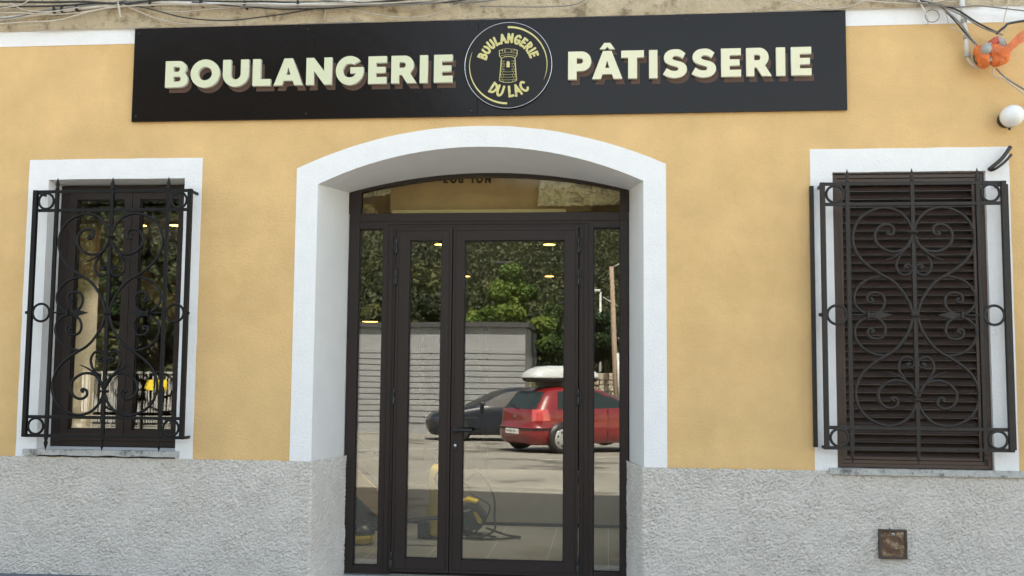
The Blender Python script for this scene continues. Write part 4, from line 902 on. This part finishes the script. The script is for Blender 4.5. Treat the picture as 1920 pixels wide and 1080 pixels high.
# grey building
gx0, gt = mirror(560, 592, -24); gx1, gt1 = mirror(985, 607, -24); gx0 = gx1-14
GB = empty('storage_building', (gx1, -24, gz(gx1, -24)), label='low flat roofed building with grey boarded walls mirrored in the doors', cat='building')
Ht = gt1-gz(gx1, -24)
MB().box(-8, 0, -6, 0, 0, Ht-.12).build('wall', M['garage'], GB); MB().box(-8.15, .12, -6.15, .15, Ht-.12, Ht+.03).build('roof', M['garagedark'], GB)
q = MB()
n = 13
for i in range(n):
    z = .35+i*(Ht-1.15)/n; q.box(-8, -.0, .0, .035, z+.03, z+(Ht-1.15)/n)
q.build('cladding_board', M['garage'], GB, bevel=.01)
q = MB(); q.box(-7.2, -6.2, .0, .05, .2, 2.1); q.build('door', mat('brown_louvre_door', (.07, .055, .045), .6), GB)
# stone wall and posts on the right
wx, wz = mirror(1110, 690, -26)
SW = empty('stone_wall', (0, -26, gz(0, -26)), label='rough tan dry stone wall behind the cars', cat='wall')
q = MB(); zz = 0; rr_ = random.Random(4)
while zz < 1.95:
    h = rr_.uniform(.16, .3); x = wx-2.2
    while x < wx+14:
        w_ = rr_.uniform(.25, .6); d = rr_.uniform(0, .07); q.box(x+.012, x+w_-.012, -.5, d, zz+.008, zz+h-.008); x += w_
    zz += h
q.build('stones', M['stonewall'], SW, bevel=.03); MB().box(wx-2.2, wx+14, -.5, -.06, 0, 1.9).build('wall_core', M['stonewall'], SW)
x_, z_ = mirror(1155, 560, -24.8)
UP = empty('utility_pole', (x_-.02, -24.8, gz(x_, -24.8)), label='leaning wooden utility pole by the stone wall, mirrored in the right sidelight', cat='pole')
hgt = mirror(1150, 500, -24.8)[1]-gz(x_, -24.8)
q = MB(); q.tube([(.10, 0, 0), (0, 0, 2.2), (-.12, 0, hgt)], [.10, .09, .07], 12); q.build('pole_shaft', M['pole'], UP)
q = MB(); q.tube([(.13, .12, .9), (.08, .12, 2.7)], .045, 10); q.build('white_sleeve', M['whitepole'], UP)
q = MB(); q.tube([(-.12, 0, hgt-.05), (.5, 0, hgt+.25)], .03, 8); q.tube([(.1, .03, hgt-1.3), (-.4, .03, hgt-1.0)], .02, 6); q.tube([(.05, 0, 2.5), (.32, .02, 2.9), (.1, 0, 3.2)], .02, 6); q.build('bracket', M['greymetal'], UP)
q = MB(); q.box(.16, .30, -.05, .05, hgt-1.3, hgt-.45); q.build('cabinet', M['whitepole'], UP, bevel=.01)
def lamp_post(u, v, Y, label, w=.5, arm=0, m='greymetal'):
    x, z = mirror(u, v, Y); g0 = -0.9; L = empty('street_lamp', (x, Y, g0), label=label, cat='street lamp', group='street lamps behind the cars')
    MB().tube([(0, 0, 0), (0, 0, z-g0)], [.07, .04], 10).build('post', M[m], L); MB().box(-w/2+arm, w/2+arm, -.1, .1, z-g0, z-g0+.10).build('lamp_head', M[m], L, bevel=.02)
lamp_post(946, 495, -31, 'dark street lamp with a flat head above the bright green tree', .75, 0, 'black')
lamp_post(1126, 548, -32, 'slim pale street lamp mirrored in the right sidelight', .5, -.25, 'whitepole')
# picket fence with yellow notices (mirrored in the left window)
fx0, fz0 = mirror(196, 700, -26, .142); fx1, _ = mirror(330, 700, -26, .142); fg = -.78
FN = empty('picket_fence', (fx0, -26, fg), label='white site fence of thin pales with yellow notices, mirrored in the left window', cat='fence')
q = MB(); n = 46; ln_ = (fx1-fx0)+1.6
for i in range(n):
    x = -.8+ln_*i/n; a = rr_.uniform(-.10, .14); hh = rr_.uniform(1.75, 2.0); q.add([(x, 0, .25), (x+.045, 0, .25), (x+.045+a, 0, hh), (x+a, 0, hh), (x, -.02, .25), (x+.045, -.02, .25), (x+.045+a, -.02, hh), (x+a, -.02, hh)], [(0, 1, 2, 3), (7, 6, 5, 4), (0, 3, 7, 4), (1, 5, 6, 2), (3, 2, 6, 7), (0, 4, 5, 1)])
q.build('pales', mat('dusty_white_pale', (.42, .42, .40), .7, var=.2), FN); q = MB()
for z in (.4, 1.92): q.box(-.8, ln_-.8, -.06, -.025, z, z+.07)
for i in range(5): q.box(-.8+i*ln_/4-.03, -.8+i*ln_/4+.03, -.10, -.062, 0, 2.0)
q.build('rails', M['greymetal'], FN)
for u in (280, 306):
    x, z = mirror(u, 722, -26, .142); MB().box(x-fx0-.16, x-fx0+.16, .003, .02, z-fg-.18, z-fg+.18).build('notice', M['yellowp'], FN, bevel=.01)
# hillside
def hz(x, y):
    d = -y-31
    if d <= 0: return -1.0
    k = max(0, min(1, (-x/(-y)-.10)/.20)); el = math.tan(R_(9.8+11.4*k*k*(3-2*k)+1.2*noise.noise(Vector((x*.03, y*.01, 0)))))
    u = min(1, d/75); return -1.0+(el*(-y+7)+1)*(u*(2-u))*min(1, 1) + 1.0*noise.noise(Vector((x*.07, y*.07, 0)))*min(1, d/10)
hx_ = np.linspace(-170, 110, 127); hy_ = np.concatenate([np.linspace(-170, -31, 70), [-30.5]])
h = MB(); h.add([(x, y, hz(x, y)) for y in hy_ for x in hx_], [(j*len(hx_)+i, j*len(hx_)+i+1, (j+1)*len(hx_)+i+1, (j+1)*len(hx_)+i) for j in range(len(hy_)-1) for i in range(len(hx_)-1)], True)
tag(h.build('hillside', M['hill']), kind='structure')
def leaves(centers, radii, counts, sizes, flatten=.8):
    V = []; tot = 0
    for c, r, n, s_ in zip(centers, radii, counts, sizes):
        d = rng.normal(size=(n, 3)); d /= np.linalg.norm(d, axis=1)[:, None]; rad = r*(.55+.45*rng.random(n)**.5)[:, None]; P = np.array(c)+d*rad*np.array([1, 1, flatten])
        nrm = d+rng.normal(size=(n, 3))*.8; nrm /= np.linalg.norm(nrm, axis=1)[:, None]; up = rng.normal(size=(n, 3)); a = np.cross(nrm, up); a /= np.linalg.norm(a, axis=1)[:, None]; b = np.cross(nrm, a)
        sz = (s_*(.6+.8*rng.random(n)))[:, None]
        V.append(np.stack([P-a*sz*.5-b*sz*.25, P+a*sz*.5-b*sz*.35, P+a*sz*.35+b*sz*.5, P-a*sz*.45+b*sz*.4], 1).reshape(-1, 3)); tot += n
    V = np.concatenate(V); return V, np.arange(tot*4).reshape(-1, 4)
def leafobj(name, V, F, m, parent=None):
    me = bpy.data.meshes.new(name); me.vertices.add(len(V)); me.vertices.foreach_set('co', V.ravel().astype('f4')); me.loops.add(len(F)*4); me.loops.foreach_set('vertex_index', F.ravel().astype('i4'))
    me.polygons.add(len(F)); me.polygons.foreach_set('loop_start', np.arange(0, len(F)*4, 4, dtype='i4')); me.polygons.foreach_set('loop_total', np.full(len(F), 4, dtype='i4')); me.update(calc_edges=True); me.validate()
    return link(name, me, m, parent)
C_, Rr, Cn, Sz = [], [], [], []
for i in range(1700):
    y = -33-92*rng.random()**1.35; x = (-.66+.95*rng.random())*(-y); 
    if mirror and abs(x-mirror(690, 500, y)[0]) < 2.0 and -62 < y < -50: continue
    z = hz(x, y); r = rng.uniform(1.1, 2.3)
    for k_ in range(2):
        C_.append((x+rng.normal()*.8, y+rng.normal()*.8, z+r*(.55+.5*k_))); Rr.append(r*rng.uniform(.6, 1)); Cn.append(165); Sz.append(.17)
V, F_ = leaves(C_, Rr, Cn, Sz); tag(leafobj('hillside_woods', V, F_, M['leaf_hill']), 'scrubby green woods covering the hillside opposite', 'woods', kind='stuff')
def tree(u, vtop, Y, rad, mname, label, n=34, per=900, leafsz=.10, base=None):
    x, zt = mirror(u, vtop, Y, .142 if u < 400 else .48); g0 = gz(x, Y) if Y > -31 else hz(x, Y); H = zt-g0
    T_ = empty('broadleaf_tree', (x, Y, g0), label=label, cat='tree', group='trees behind the cars')
    cs, rs = [], []
    for i in range(n):
        t = rng.random(); zc_ = H*(.22+.68*t); w = rad*(1-.75*t**1.6)*math.sqrt(rng.random()); a = rng.random()*2*PI; cs.append((w*math.cos(a), w*math.sin(a), zc_)); rs.append(rad*rng.uniform(.20, .36)*(1-.35*t))
    cs.append((0, 0, H-.35*rad*.3)); rs.append(rad*.22)
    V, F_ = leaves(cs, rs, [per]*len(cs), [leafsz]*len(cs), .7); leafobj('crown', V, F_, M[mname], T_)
    q = MB(); q.tube([(0, 0, 0), (.08, 0, H*.3), (-.05, .05, H*.65), (0, 0, H*.9)], [.03*H, .022*H, .012*H, .004*H], 10)
    for i in range(9):
        c = Vector(cs[i]); q.tube([(0, 0, max(.15*H, c.z*.55)), c*.55+Vector((0, 0, c.z*.25)), c], [.010*H, .007*H, .003*H], 6)
    q.build('trunk', M['bark'], T_)
tree(958, 498, -27.5, 2.1, 'leaf_bright', 'bright green broadleaf tree behind the roof box', 50, 900, .085)
tree(890, 585, -29, 1.3, 'leaf_bright', 'lower bright green tree left of the tallest one', 24, 900, .085)
tree(1040, 575, -29.5, 1.9, 'leaf_dark', 'dark green tree right of the bright one', 28, 800, .10)
tree(1135, 590, -30, 2.1, 'leaf_dark', 'dark green tree above the stone wall', 28, 800, .10)
tree(800, 560, -33, 2.2, 'leaf_hill', 'olive green tree above the grey building', 26, 700, .12)
tree(700, 575, -33, 2.2, 'leaf_hill', 'olive green tree left of the boarded building', 24, 700, .12)
tree(300, 560, -29, 2.6, 'leaf_hill', 'tall olive tree mirrored in the left window', 28, 700, .12)
tree(200, 520, -30, 2.6, 'leaf_dark', 'dark tree mirrored at the left of the left window', 26, 700, .12)
# rock outcrop on the hillside
x_, z_ = mirror(690, 505, -55)
q = MB(); nu, nv = 40, 26; vs = []
for j in range(nv+1):
    for i in range(nu+1):
        s_, t = i/nu, j/nv; e = math.sin(PI*s_)**.5*math.sin(PI*min(t+.0, 1))**.4 if 0 < s_ < 1 and 0 < t < 1 else 0
        p = Vector((x_-2.4+4.8*s_, -56, z_-2.6+4.4*t)); vs.append((p.x, p.y+3.2*e+1.1*noise.noise(p*.8)+.5*noise.noise(p*2.1), p.z+.5*noise.noise(p*1.3)))
q.add(vs, [(j*(nu+1)+i, j*(nu+1)+i+1, (j+1)*(nu+1)+i+1, (j+1)*(nu+1)+i) for j in range(nv) for i in range(nu)]); tag(q.build('rock_outcrop', M['rock']), 'pale rock outcrop on the wooded hillside mirrored in the left sidelight', 'rock')
